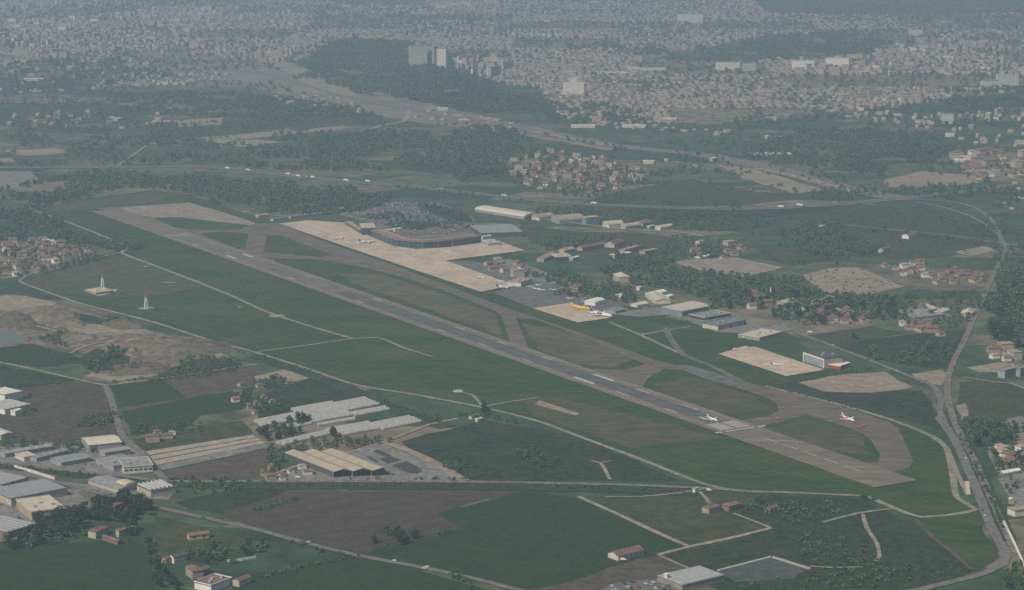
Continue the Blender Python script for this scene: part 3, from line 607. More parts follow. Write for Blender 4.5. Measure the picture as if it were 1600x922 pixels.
# ------------------------------------------------------------------ buildings
def gable_wall(mb, w_, d, h, rh):
    """walls, ridge along x"""
    mb.face([(0, 0, 0), (w_, 0, 0), (w_, 0, h), (0, 0, h)]); mb.face([(w_, d, 0), (0, d, 0), (0, d, h), (w_, d, h)])
    for x, s in ((0, 1), (w_, -1)):
        f = [(x, d, 0), (x, 0, 0), (x, 0, h), (x, d / 2, h + rh), (x, d, h)]
        mb.face(f if s > 0 else f[::-1])
def make_building(name, label, cat, origin, rz, wx, dy, h, roof, wm, rm, group=None, win=None, doors=None, rh=None, parapet=None, nrib=None, extras=()):
    r = root(name, origin, rz, label, cat, group)
    mb = MB(); rb = MB(); e = .5
    if roof == 'flat':
        mb.box(0, wx, 0, dy, 0, h); rb.box(-e, wx + e, -e, dy + e, h + .02, h + .6, bottom=True)
        part("wall", mb, wm, r); ro = part("roof", rb, rm, r)
        pb = MB()
        for (a, b, c, d) in ((-e - .05, wx + e + .05, -e - .05, -e + .5), (-e - .05, wx + e + .05, dy + e - .5, dy + e + .05), (-e - .05, -e + .5, -e + .5, dy + e - .5), (wx + e - .5, wx + e + .05, -e + .5, dy + e - .5)):
            pb.box(a, b, c, d, h + .61, h + 1.3, bottom=True)
        part("parapet", pb, parapet or rm, ro)
        if wx * dy > 500:
            for k in range(3):
                ub = MB(); ux, uy = wx * (.2 + .28 * k), dy * (.3 + .2 * (k % 2)); ub.box(ux, ux + 3.5, uy, uy + 2.5, h + .61, h + 2.3); part("rooftop_unit", ub, concrete, ro)
    elif roof in ('gable', 'hip'):
        long_x = wx >= dy
        W, D = (wx, dy) if long_x else (dy, wx); rh = rh or D * .24
        if roof == 'gable':
            gable_wall(mb, W, D, h, rh)
            t = .35; o = .7; s = rh / (D / 2)
            for sg in (0, 1):
                ya, yb = (-o, D / 2) if not sg else (D + o, D / 2); za = h - o * s
                q = [(-o, ya, za), (W + o, ya, za), (W + o, yb, h + rh), (-o, yb, h + rh)]
                up = [(x, y, z + t) for x, y, z in q]; lo = [(x, y, z + .03) for x, y, z in q]
                if sg: up.reverse(); lo.reverse()
                rb.face(up); rb.face(lo[::-1])
                for i in range(4): rb.face([lo[i], lo[(i + 1) % 4], up[(i + 1) % 4], up[i]])
        else:
            mb.box(0, W, 0, D, 0, h); o = .7; k = D / 2
            c = [(-o, -o, h + .03), (W + o, -o, h + .03), (W + o, D + o, h + .03), (-o, D + o, h + .03)]; A, B_ = (k, D / 2, h + rh), (W - k, D / 2, h + rh)
            rb.face([c[0], c[1], B_, A]); rb.face([c[2], c[3], A, B_]); rb.face([c[1], c[2], B_]); rb.face([c[3], c[0], A]); rb.face(c[::-1])
        lights = []
        if roof == 'gable' and W > 40 and rm in (roofgrey, MATS.get("mid_grey_roof")):
            s = rh / (D / 2)
            for k in range(5):
                x0 = W * (k + .3) / 5; lb_ = MB(); ya, yb = D * .10, D * .42
                q = [(x0, ya, h + ya * s + .36), (x0 + W * .05, ya, h + ya * s + .36), (x0 + W * .05, yb, h + yb * s + .36), (x0, yb, h + yb * s + .36)]
                lb_.face([(x, y, z + .12) for x, y, z in q])
                for i in range(4):
                    a_, c_ = q[i], q[(i + 1) % 4]; lb_.face([a_, c_, (c_[0], c_[1], c_[2] + .12), (a_[0], a_[1], a_[2] + .12)])
                lights.append(lb_)
        if not long_x:
            for b_ in [mb, rb] + lights: b_.v = [(wx - y, x, z) for x, y, z in b_.v]
        part("wall", mb, wm, r); ro = part("roof", rb, rm, r)
        for lb_ in lights: part("rooflight", lb_, glassroof, ro)
    elif roof == 'arch':
        # vault with axis along the longer side
        long_x = wx >= dy; W, D = (wx, dy) if long_x else (dy, wx); rh = rh or D * .2
        mb.box(0, W, 0, D, 0, h)
        arc = [(D / 2 - (D / 2 + .4) * math.cos(math.pi * i / 14), h + .03 + rh * math.sin(math.pi * i / 14)) for i in range(15)]
        rb.prism(arc, -.4, W + .4, axis='x')
        if not long_x:
            for b_ in (mb, rb): b_.v = [(wx - y, x, z) for x, y, z in b_.v]
        part("wall", mb, wm, r); part("roof", rb, rm, r)
    elif roof in ('saw', 'ribs'):
        n = nrib or max(3, int(wx / 9)); rh = rh or 2.2
        mb.box(0, wx, 0, dy, 0, h); rb.box(-e, wx + e, -e, dy + e, h + .02, h + .5, bottom=True)
        part("wall", mb, wm, r); ro = part("roof", rb, rm, r)
        for i in range(n):
            gb = MB(); x0 = wx * (i + .12) / n; x1 = wx * (i + .80) / n
            if roof == 'saw': prof = [(x0, h + .51), (x1, h + .51), (x0 + (x1 - x0) * .25, h + .51 + rh)]
            else: prof = [(x0, h + .51), (x0 + (x1 - x0) * .6, h + .51), (x0 + (x1 - x0) * .6, h + 1.0), (x0, h + 1.0)]
            gb.prism(prof, .8, dy - .8); part("rooflight", gb, glassroof if rm is not rusty else white, ro)
    if win:
        nx, nz, wmat, ww, wh = win
        me = None
        for k in range(nz):
            for i in range(nx):
                cx = wx * (i + .5) / nx; cz = h * (k + .55) / nz
                if me is None:
                    b_ = MB(); b_.box(-ww / 2, ww / 2, -.12, -.02, -wh / 2, wh / 2, bottom=True); me = b_.mesh("window", wmat)
                obj("window", me, r, (cx, 0, cz))
    if doors:
        for i, dm in enumerate(doors):
            n = len(doors); b_ = MB(); c0 = wx * (i + .22) / n; c1 = wx * (i + .80) / n
            b_.box(c0, c1, -.15, -.02, .05, h * .8, bottom=True); part("door", b_, dm, r)
    for nm, box, mt in extras:
        b_ = MB(); b_.box(*box, bottom=True); part(nm, b_, mt, r)
    return r
def B(name, label, cat, L, N, Rr, h, roof, wm, rm, **k):
    """L, N, Rr: photo pixels of the left, nearest and right ground corners"""
    a, n, b = P(*L), P(*N), P(*Rr)
    u, v = b - n, a - n
    if u.length >= v.length: ax = u.normalized(); nn = Vector((-ax.y, ax.x, 0)); d = abs(v.dot(nn)); wx, dy = u.length, max(d, 3)
    else:
        nn = v.normalized(); ax = Vector((nn.y, -nn.x, 0)); wx, dy = max(abs(u.dot(ax)), 3), v.length
    return make_building(name, label, cat, n, math.atan2(ax.y, ax.x), wx, dy, h, roof, wm, rm, **k)
def BC(name, label, cat, c, wx, dy, deg, h, roof, wm, rm, **k):
    """by its centre pixel, size in metres and heading"""
    p = P(*c); a = R_(deg); o = p - Vector((math.cos(a) * wx / 2 - math.sin(a) * dy / 2, math.sin(a) * wx / 2 + math.cos(a) * dy / 2, 0))
    return make_building(name, label, cat, o, a, wx, dy, h, roof, wm, rm, **k)

BLD = [
 # hangar zone
 ("hangar", "long white hangar with a curved pale roof behind the terminal", "hangar", (742,331), (819,343), (831,338), 5, 'arch', grey, pmat("cream_metal", (.54, .49, .39), .6, .10), dict(rh=5)),
 ("hangar", "big hangar with pale curved roof and teal front", "hangar", (1049,487), (1066,496), (1108,488), 9, 'arch', teal, beige_roof, dict(rh=3.5)),
 ("hangar", "tall grey hangar with white framed door beside square apron", "hangar", (1255,565), (1288,576), (1313,571), 13, 'flat', pmat("tan_render", (.38, .32, .23)), darkroof, dict()),
 ("warehouse", "pale warehouse with coloured doors and dark flat roof", "warehouse", (1105,511), (1122,517), (1166,508), 6.5, 'flat', pmat("warm_pale", (.52, .46, .34)), bluegrey, dict(doors=[dark, orange, yellowp, blue, pale, yellowp, purple, navy])),
 ("canopy", "low green roofed building with beige edge behind the dark roof", "building", (1080,496), (1102,502), (1142,495), 4.5, 'flat', dark, pmat("moss_roof", (.20, .22, .17)), dict(parapet=beige_roof)),
 ("shed", "flat pale roofed shed right of the coloured doors warehouse", "shed", (1160,526), (1187,533), (1221,524), 4, 'flat', grey, beige_roof, dict()),
 ("fire_station", "low red building with white roofs beside the grey hangar", "building", (1303,572), (1313,578), (1328,573), 4.5, 'flat', redp, white, dict()),
 ("watch_tower", "small red tower beside the grey hangar", "tower", (1312,572), (1315,573), (1319,572), 10, 'flat', redp, redp, dict()),
 ("shed", "white roofed shed at the edge of the trees", "shed", (989,478), (996,481), (1013,478), 4, 'gable', pale, pmat("cream_metal", ()), dict(rh=2)),
 ("warehouse", "pale roofed warehouse deep in the trees", "warehouse", (1008,463), (1024,475), (1044,471), 5, 'gable', pale, beige_roof, dict(rh=2)),
 ("shed", "bright white roofed shed behind the pale warehouse", "shed", (1022,460), (1030,463), (1042,460), 5, 'gable', white, white, dict(rh=2)),
 ("shed", "small white shed right of the pale warehouse", "shed", (1040,466), (1045,468), (1053,466), 4, 'flat', white, white, dict()),
 ("shed", "tiny white shed among trees, left of its larger neighbour", "shed", (962,465), (964,466), (968,465), 4, 'flat', white, white, dict()),
 ("shed", "white shed among trees beside a tinier one", "shed", (968,464), (972,466), (977,464), 4, 'flat', white, white, dict()),
 ("shed", "lone small white shed above the pale warehouse roofs", "shed", (996,453), (999,454), (1003,453), 4, 'flat', white, white, dict()),
 ("hangar", "white vaulted hangar behind the yellow jet", "hangar", (920,475), (930,479), (945,475), 6, 'arch', white, white, dict(rh=3)),
 ("shed", "grey green shed behind the dark tailed airliner", "shed", (950,487), (962,491), (977,487), 4, 'gable', grey, teal, dict(rh=2)),
 ("shed", "small grey shed left of the white vaulted hangar", "shed", (910,472), (913,473), (918,471), 5, 'flat', grey, roofgrey, dict()),
 ("office_building", "square beige block behind the grey apron", "building", (802,444), (814,449), (831,443), 7, 'flat', pale, tanroof, dict(win=(5, 2, dark, 2.2, 1.3))),
 ("house", "pink house at the edge of the grey apron trees", "house", (895,453), (903,457), (913,453), 8, 'hip', pink, tile, dict()),
 ("office_building", "beige building among trees below the pale lots", "building", (958,437), (967,442), (979,438), 9, 'hip', cream, beige_roof, dict()),
 ("shed", "long dark walled shed with beige roof", "shed", (860,403), (868,408), (890,405), 6, 'flat', dark, beige_roof, dict()),
 ("shed", "small white roofed shed right of the dark walled one", "shed", (891,407), (895,408), (906,405), 4, 'flat', grey, white, dict()),
 ("shed", "long narrow white roof amid the camp buildings", "shed", (957,402), (960,404), (987,400), 5, 'flat', pale, white, dict()),
 ("office_building", "orange beige low building left of the dark walled shed", "building", (843,407), (850,410), (868,401), 6, 'gable', pink, tanroof, dict()),
 ("office_building", "long beige flat building behind the narrow white roof", "building", (971,396), (976,398), (1001,391), 7, 'flat', cream, tanroof, dict()),
 ("office_building", "columned beige building right of the long flat one", "building", (1003,400), (1008,402), (1028,398), 9, 'flat', yellowp, tanroof, dict(win=(7, 1, dark, 2, 6))),
 ("house", "white house with a red roof below the beige road", "house", (953,384), (960,388), (976,383), 7, 'gable', cream, tile, dict()),
 ("barracks", "long low brown roofed barracks among dark trees", "building", (905,391), (910,393), (945,386), 6, 'gable', pink, tile, dict()),
 ("barracks", "low brown roofed hut left of the barracks", "building", (877,394), (882,396), (898,393), 5, 'gable', cream, tanroof, dict()),
 # vaulted hangars row
 ("hangar", "brownish vaulted hangar nearest the long white one", "hangar", (838,342), (843,345), (866,342), 5, 'arch', pale, tanroof, dict(rh=6)),
 ("hangar", "largest grey vaulted hangar of the row", "hangar", (868,346), (874,350), (912,347), 5, 'arch', grey, pmat("weathered_vault", (.30, .27, .23)), dict(rh=9)),
 ("office_building", "tall grey block with pale top between the vaults", "building", (913,350), (916,352), (936,350), 13, 'flat', teal, beige_roof, dict()),
 ("hangar", "beige vaulted hangar right of the tall grey block", "hangar", (947,354), (952,357), (974,355), 6, 'arch', pale, beige_roof, dict(rh=6)),
 ("hangar", "tan vaulted hangar right of the beige one", "hangar", (974,357), (978,359), (1001,356), 5, 'arch', pmat("tan_render", (.38, .32, .23)), pmat("tan_vault", (.40, .34, .25)), dict(rh=5)),
 ("house", "brown roofed building at the end of the vault row", "building", (1001,352), (1005,355), (1024,352), 7, 'hip', pink, tile, dict()),
 ("shed", "small bright white roof before the brown roofed building", "shed", (1013,357), (1015,358), (1024,356), 4, 'flat', grey, white, dict()),
 ("shed", "last beige shed at the row's right end", "shed", (1028,358), (1032,360), (1052,357), 5, 'arch', pale, beige_roof, dict(rh=3)),
 # terminal area
 ("control_block", "tall beige block beside the terminal's left end", "building", (562,361), (565,368), (586,366), 13, 'flat', dark, beige_roof, dict()),
 ("terminal_wing", "low brown roofed wing left of the beige block", "building", (540,352), (562,365), (566,363), 6, 'flat', dark, tanroof, dict()),
 ("parking_garage", "dark multi storey car park right of the car park trees", "building", (735,360), (753,372), (808,364), 8, 'flat', darkroof, roofgrey, dict(parapet=concrete)),
 ("shed", "small white roofed kiosk building at the terminal's right end", "building", (751,380), (763,385), (776,381), 5, 'flat', grey, beige_roof, dict()),
 ("shed", "white box shed behind the kiosk building", "shed", (752,374), (754,375), (768,373), 5, 'flat', white, white, dict()),
 ("shed", "long white roof behind the terminal", "shed", (615,361), (617,362), (627,361), 4, 'flat', pale, white, dict()),
 ("shed", "small white roof left of the long one behind the terminal", "shed", (603,363), (605,364), (614,363), 4, 'flat', pale, white, dict()),
 ("shed", "pale shed at the far end of the car park", "shed", (527,331), (530,332), (539,330), 5, 'flat', pale, white, dict()),
 ("shed", "long pale wall of a shed beside the far taxiway", "shed", (452,341), (455,342), (505,336), 3, 'flat', concrete, roofgrey, dict()),
 ("shed", "low shed with grey roof where the far taxiways meet", "shed", (425,345), (427,346), (448,343), 3.5, 'flat', pale, grey, dict()),
 ("shed", "pale flat shed beyond the far taxiway junction", "shed", (401,340), (404,341), (420,339), 4, 'flat', cream, pmat("straw_roof", (.46, .42, .26)), dict()),
 # lower left industry
 ("factory", "white factory with red and white ridged roof at left edge", "factory", (-20,622), (8,629), (40,624), 9, 'ribs', white, rusty, dict(nrib=9, extras=[("door", (34, 39, -.2, -.02, .05, 5.5), redp)])),
 ("factory", "grey factory with pale roof strips below the red ridged one", "factory", (-25,640), (8,648), (42,638), 6, 'ribs', white, pmat("pale_sheet_roof", (.44, .42, .37)), dict(nrib=5)),
 ("shed", "small white rendered shed at the grey factory's corner", "shed", (20,648), (24,650), (34,647), 5, 'flat', white, white, dict()),
 ("shed", "cream roofed shed at the left edge below the fallow field", "shed", (-20,680), (2,688), (16,683), 6, 'gable', cream, pmat("cream_metal", ()), dict(rh=1.5)),
 ("warehouse", "long cream roofed warehouse beside the grey lane", "warehouse", (123,693), (139,704), (190,699), 6, 'gable', grey, pmat("cream_metal", ()), dict(rh=2)),
 ("warehouse", "grey flat warehouse below the cream roofed one", "warehouse", (158,712), (165,717), (204,711), 6, 'flat', grey, pmat("dull_beige_roof", (.30, .27, .22)), dict()),
 ("warehouse", "wide grey roofed works beside the railway", "warehouse", (150,725), (178,738), (210,728), 6, 'flat', grey, roofgrey, dict(parapet=roofgrey)),
 ("warehouse", "wide grey works with pale parapet at the lane's end", "warehouse", (186,728), (194,741), (238,736), 7, 'flat', pale, roofgrey, dict(parapet=pale, win=(6, 1, dark, 4, 2))),
 ("warehouse", "long grey low shed behind the railway at left", "warehouse", (2,712), (8,716), (82,704), 5, 'gable', grey, roofgrey, dict(rh=1.5)),
 ("warehouse", "second long grey shed, in front of the first", "warehouse", (48,720), (58,723), (108,710), 5, 'gable', grey, pmat("mid_grey_roof", (.20, .20, .19)), dict(rh=1.5)),
 ("warehouse", "grey shed between the trees and the railway", "warehouse", (82,722), (96,730), (142,722), 5, 'gable', grey, roofgrey, dict(rh=1.5)),
 ("shed", "small tan roofed shed before the long grey sheds", "shed", (24,716), (38,722), (54,718), 4.5, 'flat', pale, pmat("tan_bright", (.50, .42, .29)), dict()),
 ("factory", "factory with dark striped skylight roof at the left edge", "factory", (-40,760), (4,770), (48,759), 8, 'ribs', cream, darkroof, dict(nrib=12)),
 ("factory", "larger factory with striped skylight roof and cream walls", "factory", (-10,775), (18,792), (106,775), 8, 'ribs', cream, darkroof, dict(nrib=20)),
 ("warehouse", "cream flat roofed building with brown side wall", "warehouse", (26,795), (50,815), (95,803), 9, 'flat', pmat("brown_cream", (.36, .28, .20)), beige_roof, dict(parapet=beige_roof, extras=[("canopy", (8, 30, -4, -.05, 4.2, 4.8), darkroof)])),
 ("factory", "grey ribbed factory roof at the lower left edge", "factory", (-40,830), (12,843), (44,826), 7, 'ribs', brick, roofgrey, dict(nrib=6)),
 ("warehouse", "long low grey building beside the country road", "warehouse", (138,757), (186,772), (214,764), 5, 'gable', cream, roofgrey, dict(rh=1.5)),
 ("warehouse", "tan roofed gable end building on the country road", "warehouse", (182,764), (196,769), (214,765), 7, 'arch', yellowp, pmat("tan_bright", ()), dict(rh=2)),
 ("warehouse", "dark roofed factory with cream walls beside the dense wood", "warehouse", (214,768), (236,778), (268,768), 7, 'saw', cream, darkroof, dict(nrib=6)),
 # farms, lower right
 ("barn", "long barn with terracotta roof and pale walls", "barn", (952,871), (966,877), (1006,867), 5, 'gable', pmat("grey_white_plaster", (.48, .46, .42)), tile, dict(rh=2.6, win=(5, 1, dark, 1.6, 1.6))),
 ("factory", "grey factory with pale rooflight rows at the bottom edge", "factory", (1040,906), (1066,924), (1132,908), 5.5, 'ribs', pmat("drab_wall", (.26, .21, .16)), pmat("pale_grey_roof", (.22, .225, .215)), dict(nrib=16)),
 ("water_tower", "small white tower beside the grey factory", "tower", (1040,913), (1042,914), (1045,913), 9, 'flat', white, white, dict()),
 ("house", "long yellow house with brown roof in the meadow", "house", (291,842), (296,845), (327,841), 5, 'gable', yellowp, rusty, dict(rh=1.8, win=(2, 1, dark, 2, 2))),
 ("house", "white house with dark openings beside the lane", "house", (268,877), (272,881), (292,876), 6, 'gable', white, darkroof, dict(win=(4, 2, dark, 1.8, 1.2))),
 ("house", "small yellow house left of the white one", "house", (255,879), (259,882), (270,879), 5, 'gable', yellowp, tile, dict()),
 ("house", "pinkish farmhouse with small tower roof", "house", (290,898), (301,906), (315,901), 8, 'hip', pink, tile, dict()),
 ("house", "red roofed annex right of the pinkish farmhouse", "house", (308,897), (314,900), (328,895), 5, 'gable', brick, tile, dict()),
 ("barn", "white framed brown shed at the bottom edge", "barn", (312,917), (330,926), (362,914), 6, 'flat', white, rusty, dict(parapet=white)),
 ("house", "red roofed house at the bottom edge by the hedge", "house", (368,914), (374,918), (392,911), 6, 'gable', cream, tile, dict()),
 ("villa", "terracotta roofed villa at the wood's edge, left wing", "villa", (143,838), (150,842), (170,834), 7, 'hip', cream, tile, dict(win=(3, 2, dark, 1.4, 1.4))),
 ("villa", "low red roofed wing in front of the villa", "villa", (160,844), (184,852), (188,850), 4, 'gable', brick, tile, dict()),
 ("villa", "pale right wing of the villa with windows", "villa", (182,838), (186,840), (212,834), 7, 'hip', cream, rusty, dict(win=(5, 2, dark, 1.4, 1.4))),
 ("house", "brick tower house inside the dense wood", "house", (180,808), (183,810), (192,807), 14, 'hip', brick, tile, dict()),
 ("house", "red roofed farmhouse left of the wooded yard", "house", (1100,800), (1108,804), (1126,799), 6, 'hip', pink, tile, dict()),
 ("house", "dark brown roofed farmhouse in the wooded yard", "house", (1133,796), (1139,800), (1158,795), 6, 'hip', brick, rusty, dict()),
 ("house", "small red roofed house at the end of the wooded yard", "house", (1198,800), (1203,803), (1216,799), 5, 'gable', cream, tile, dict()),
 ("shed", "little white shed beside the drive to the farm", "shed", (1084,770), (1086,771), (1092,769), 4, 'flat', white, beige_roof, dict()),
 # right side
 ("apartment_block", "grey flats with dark windows at the right edge, left block", "apartment block", (1566,588), (1570,592), (1590,587), 10, 'flat', grey, roofgrey, dict(win=(6, 3, dark, 2, 1.8))),
 ("apartment_block", "grey flats with dark windows cut by the right edge", "apartment block", (1590,586), (1594,589), (1612,584), 10, 'flat', grey, roofgrey, dict(win=(5, 3, dark, 2, 1.8))),
 ("shed", "pale upright sided shed in the lower right trees", "shed", (1556,712), (1562,720), (1567,718), 4, 'gable', pale, pmat("cream_metal", ()), dict(rh=1)),
 ("warehouse", "white ribbed roof building right of the upright shed", "warehouse", (1566,715), (1572,722), (1590,718), 5, 'ribs', pale, pmat("pale_sheet_roof", ()), dict(nrib=7)),
 ("shed", "long pale low roof in the sandy right hand yard", "shed", (1562,743), (1568,745), (1594,740), 4, 'gable', pale, white, dict(rh=1.5)),
 ("shed", "small cream roofed kiosk beside the right hand railway", "shed", (1576,786), (1579,788), (1584,787), 5, 'gable', cream, pmat("cream_metal", ()), dict()),
 ("warehouse", "beige warehouse at the right edge below the kiosk", "warehouse", (1582,802), (1586,808), (1612,804), 6, 'flat', pale, tanroof, dict()),
 ("house", "tan roofed house right of the garden centre", "house", (1506,490), (1518,496), (1524,490), 6, 'hip', cream, pmat("tan_bright", ()), dict()),
 ("warehouse", "long white roof strip at the garden centre", "warehouse", (1437,480), (1460,489), (1466,487), 4, 'flat', grey, beige_roof, dict()),
 ("warehouse", "pale curved roof at the garden centre's right end", "warehouse", (1462,490), (1472,493), (1484,488), 4, 'arch', pale, beige_roof, dict(rh=2)),
 ("warehouse", "low grey hall of the garden centre", "warehouse", (1405,490), (1440,500), (1470,494), 4, 'flat', grey, roofgrey, dict()),
 ("house", "small pale house in the meadow below the motorway", "house", (1416,371), (1420,374), (1432,371), 6, 'gable', white, tile, dict()),
 ("house", "cream house with red roof on the lane in the meadow", "house", (1376,394), (1380,396), (1392,392), 7, 'gable', cream, tile, dict()),
 ("house", "long white building in the left village", "building", (56,378), (60,381), (87,384), 6, 'flat', pale, white, dict()),
 ("house", "pale house hidden in the round copse", "house", (1279,358), (1282,359), (1294,357), 6, 'hip', pale, beige_roof, dict()),
 ("house", "white house by the field behind the gravel lot", "house", (1090,382), (1093,384), (1100,382), 6, 'gable', white, tanroof, dict()),
 ("shed", "long thin white roof above the gravel lot", "shed", (1090,404), (1094,406), (1114,402), 3, 'flat', grey, white, dict()),
 ("house", "small farm hut on the airfield's edge beneath dark cypress", "house", (735,654), (738,656), (746,653), 4, 'gable', cream, tile, dict()),
 ("shed", "little pale shed in the hedge by the pasture", "shed", (744,659), (746,660), (754,658), 3, 'flat', pale, white, dict()),
 # factory with the chimney tower
 ("warehouse", "long pink beige building below the white chimney", "warehouse", (1180,468), (1186,471), (1207,466), 6, 'flat', pale, tanroof, dict()),
 ("warehouse", "long beige barrack right of the white chimney", "warehouse", (1219,477), (1224,480), (1243,476), 6, 'gable', pink, beige_roof, dict()),
 ("shed", "turquoise roofed shed in the trees", "shed", (1254,474), (1257,475), (1268,473), 5, 'flat', pale, greenp, dict()),
 ("warehouse", "pale walled building below the turquoise roof", "warehouse", (1258,482), (1262,486), (1274,482), 6, 'flat', pale, tanroof, dict()),
]
for nm, lb, cat, L, N, Rr, h, rf, wm, rm, kw in BLD: B(nm, lb, cat, L, N, Rr, h, rf, wm, rm, **kw)

# grey hangar's framed door
def hangar_door():
    r = [o for o in COL.objects if o.get("label", "").startswith("tall grey hangar")][0]
    a, n = P(1255, 565), P(1288, 576); wl = r.children[0]
    co = [v.co for v in wl.data.vertices]; D = max(c.y for c in co)
    b_ = MB(); b_.box(-.25, -.02, 2.2, D - 2.2, .05, 10.6, bottom=True); part("door", b_, grey, r)
    f = MB(); f.box(-.5, -.02, .4, 2.1, 0, 12.5, bottom=True); f.box(-.5, -.02, D - 2.1, D - .4, 0, 12.5, bottom=True); f.box(-.5, -.02, 2.1, D - 2.1, 10.7, 12.5, bottom=True); part("door_frame", f, white, r)
hangar_door()

# curved terminal
def terminal():
    q = catmull([P(*p) for p in [(580,371),(601,379),(622,386),(661,389.5),(706,386),(752,380)]])
    o0 = q[len(q) // 2].copy(); o0.z = 0
    r = root("terminal", o0, 0, "long curved terminal with dark glass front and reddish roof", "terminal")
    n = len(q); dep, h = 22, 12
    offs = []
    for i in range(n):
        d = (q[min(i + 1, n - 1)] - q[max(i - 1, 0)]).normalized(); offs.append(Vector((-d.y, d.x, 0)))
    def sweep(d0, d1, z0, z1):
        mb = MB()
        for i in range(n - 1):
            A = [q[i] - o0 + offs[i] * d0, q[i + 1] - o0 + offs[i + 1] * d0, q[i + 1] - o0 + offs[i + 1] * d1, q[i] - o0 + offs[i] * d1]
            lo = [(p.x, p.y, z0) for p in A]; up = [(p.x, p.y, z1) for p in A]
            mb.face(up); mb.face([lo[0], lo[1], up[1], up[0]]); mb.face([lo[2], lo[3], up[3], up[2]])
        for i, rev in ((0, False), (n - 1, True)):
            a, b = q[i] - o0 + offs[i] * d0, q[i] - o0 + offs[i] * d1
            f = [(b.x, b.y, z0), (a.x, a.y, z0), (a.x, a.y, z1), (b.x, b.y, z1)]; mb.face(f[::-1] if rev else f)
        return mb
    part("facade", sweep(0, dep, 0, h), pmat("blue_glass", (.034, .060, .076), .3, .2, 9, .5), r)
    ro = part("roof", sweep(-2, dep + 2, h + .02, h + 1.0), pmat("reddish_roof", (.20, .155, .135)), r)
    part("roof_lantern", sweep(5, 11, h + 1.02, h + 2.0), pmat("brown_lantern", (.24, .165, .125)), ro)
    part("roof_band", sweep(15, 19, h + 1.02, h + 1.6), tanroof, ro)
    for k in range(3, n - 3, max(1, n // 12)):
        p = q[k] - o0 - offs[k] * .1; mb = MB(); mb.tube((p.x - offs[k].x * 2, p.y - offs[k].y * 2, 0), (p.x - offs[k].x * 2, p.y - offs[k].y * 2, h), .35, .35, 6); part("column", mb, grey, r)
terminal()

# open zigzag canopy building
def canopy():
    a, n, b = P(487, 733), P(520, 747), P(612, 744)
    ax = (P(606, 744) - P(515, 747)); W = ax.length; ax.normalize(); rz = math.atan2(ax.y, ax.x)
    r = root("depot_canopy", n, rz, "large open depot with beige zigzag roof and dark front", "depot")
    nn = Vector((-ax.y, ax.x, 0)); D = 88; h = 7; k = 3
    roof = MB(); w1 = W / k
    for i in range(k):
        x0 = i * w1
        for (xa, za, xb, zb) in ((x0, h, x0 + w1 / 2, h + 3), (x0 + w1 / 2, h + 3, x0 + w1, h)):
            sh = lambda x, y, z: (x - y * .55, y, z)
            up = [sh(xa, -2, za), sh(xb, -2, zb), sh(xb, D, zb), sh(xa, D, za)]
            roof.face([(x, y, z + .4) for x, y, z in up]); roof.face(up[::-1])
            for j in range(4):
                p, s = up[j], up[(j + 1) % 4]; roof.face([p, s, (s[0], s[1], s[2] + .4), (p[0], p[1], p[2] + .4)])
    part("roof", roof, pmat("canopy_roof", (.34, .285, .21), .8, .14, 10), r)
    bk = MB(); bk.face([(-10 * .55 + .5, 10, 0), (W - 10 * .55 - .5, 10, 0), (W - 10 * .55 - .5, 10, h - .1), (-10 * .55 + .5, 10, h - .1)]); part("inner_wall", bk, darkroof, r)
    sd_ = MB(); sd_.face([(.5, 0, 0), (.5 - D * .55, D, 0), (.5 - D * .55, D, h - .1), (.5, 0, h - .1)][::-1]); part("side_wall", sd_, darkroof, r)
    for i in range(k + 1):
        p = MB(); p.tube((min(max(i * w1, .4), W - .4), -1.2, 0), (min(max(i * w1, .4), W - .4), -1.2, h), .4, .4, 6); part("column", p, concrete, r)
canopy()
sheet("paved_yard", [(480,735),(560,702),(600,690),(612,700),(720,745),(700,752),(520,754),(430,752),(430,742)], GR["yard"], 4, "pale paved yard round the zigzag depot", "yard", 1)
darkbed = gmat("dark_compost", (.035, .04, .045), (.06, .065, .07), 5)
for pts, lb in [([(582,706),(590,703),(612,713),(602,715)], "small dark compost bed farthest from the depot"), ([(592,718),(610,714),(627,720),(606,726)], "middle dark compost bed beside the depot"), ([(612,728),(634,722),(660,737),(652,742),(636,739)], "largest dark compost bed beside the depot"),
   ([(572,715),(578,714),(592,722),(588,724)], "narrow dark compost strip at the depot's corner")]:
    sheet("compost_bed", pts, darkbed, 5, lb, "compost bed", .5, True)
road("yard_road", [(600,690),(640,706),(690,730),(725,752)], 12, GR["tan"], 5.5, "wide sandy drive along the compost yard", "road")
road("yard_road", [(425,742),(470,727),(520,714),(560,703),(600,691),(645,674),(670,664),(715,655)], 5, GR["dirt"], 5.4, "sandy lane behind the zigzag depot", "road")

# plastic tunnels: every block one greenhouse of parallel vaults
def greenhouse(L, N, Rr, label, n=None):
    a, nn, b = P(*L), P(*N), P(*Rr); u = b - nn; v = a - nn; ax = u.normalized(); pn = Vector((-ax.y, ax.x, 0)); W = u.length; D = abs(v.dot(pn)); sk = v.dot(ax) / max(D, 1)
    r = root("greenhouse", nn, math.atan2(ax.y, ax.x), label, "greenhouse", "plastic tunnel blocks")
    n = max(2, int(D / 8)); w1 = D / n
    for i in range(n):
        mb = MB(); y0 = i * w1 + .4; y1 = (i + 1) * w1 - .4; jx = random.uniform(-.8, .8)
        arc = [((y0 + y1) / 2 - (y1 - y0) / 2 * math.cos(math.pi * t / 6), 1.2 + 2.0 * math.sin(math.pi * t / 6)) for t in range(7)]
        arc = [(y0, 0)] + arc + [(y1, 0)]
        mb.prism(arc, jx, W + jx, axis='x'); mb.v = [(x + y * sk, y, z) for x, y, z in mb.v]
        part("tunnel", mb, polyt, r)
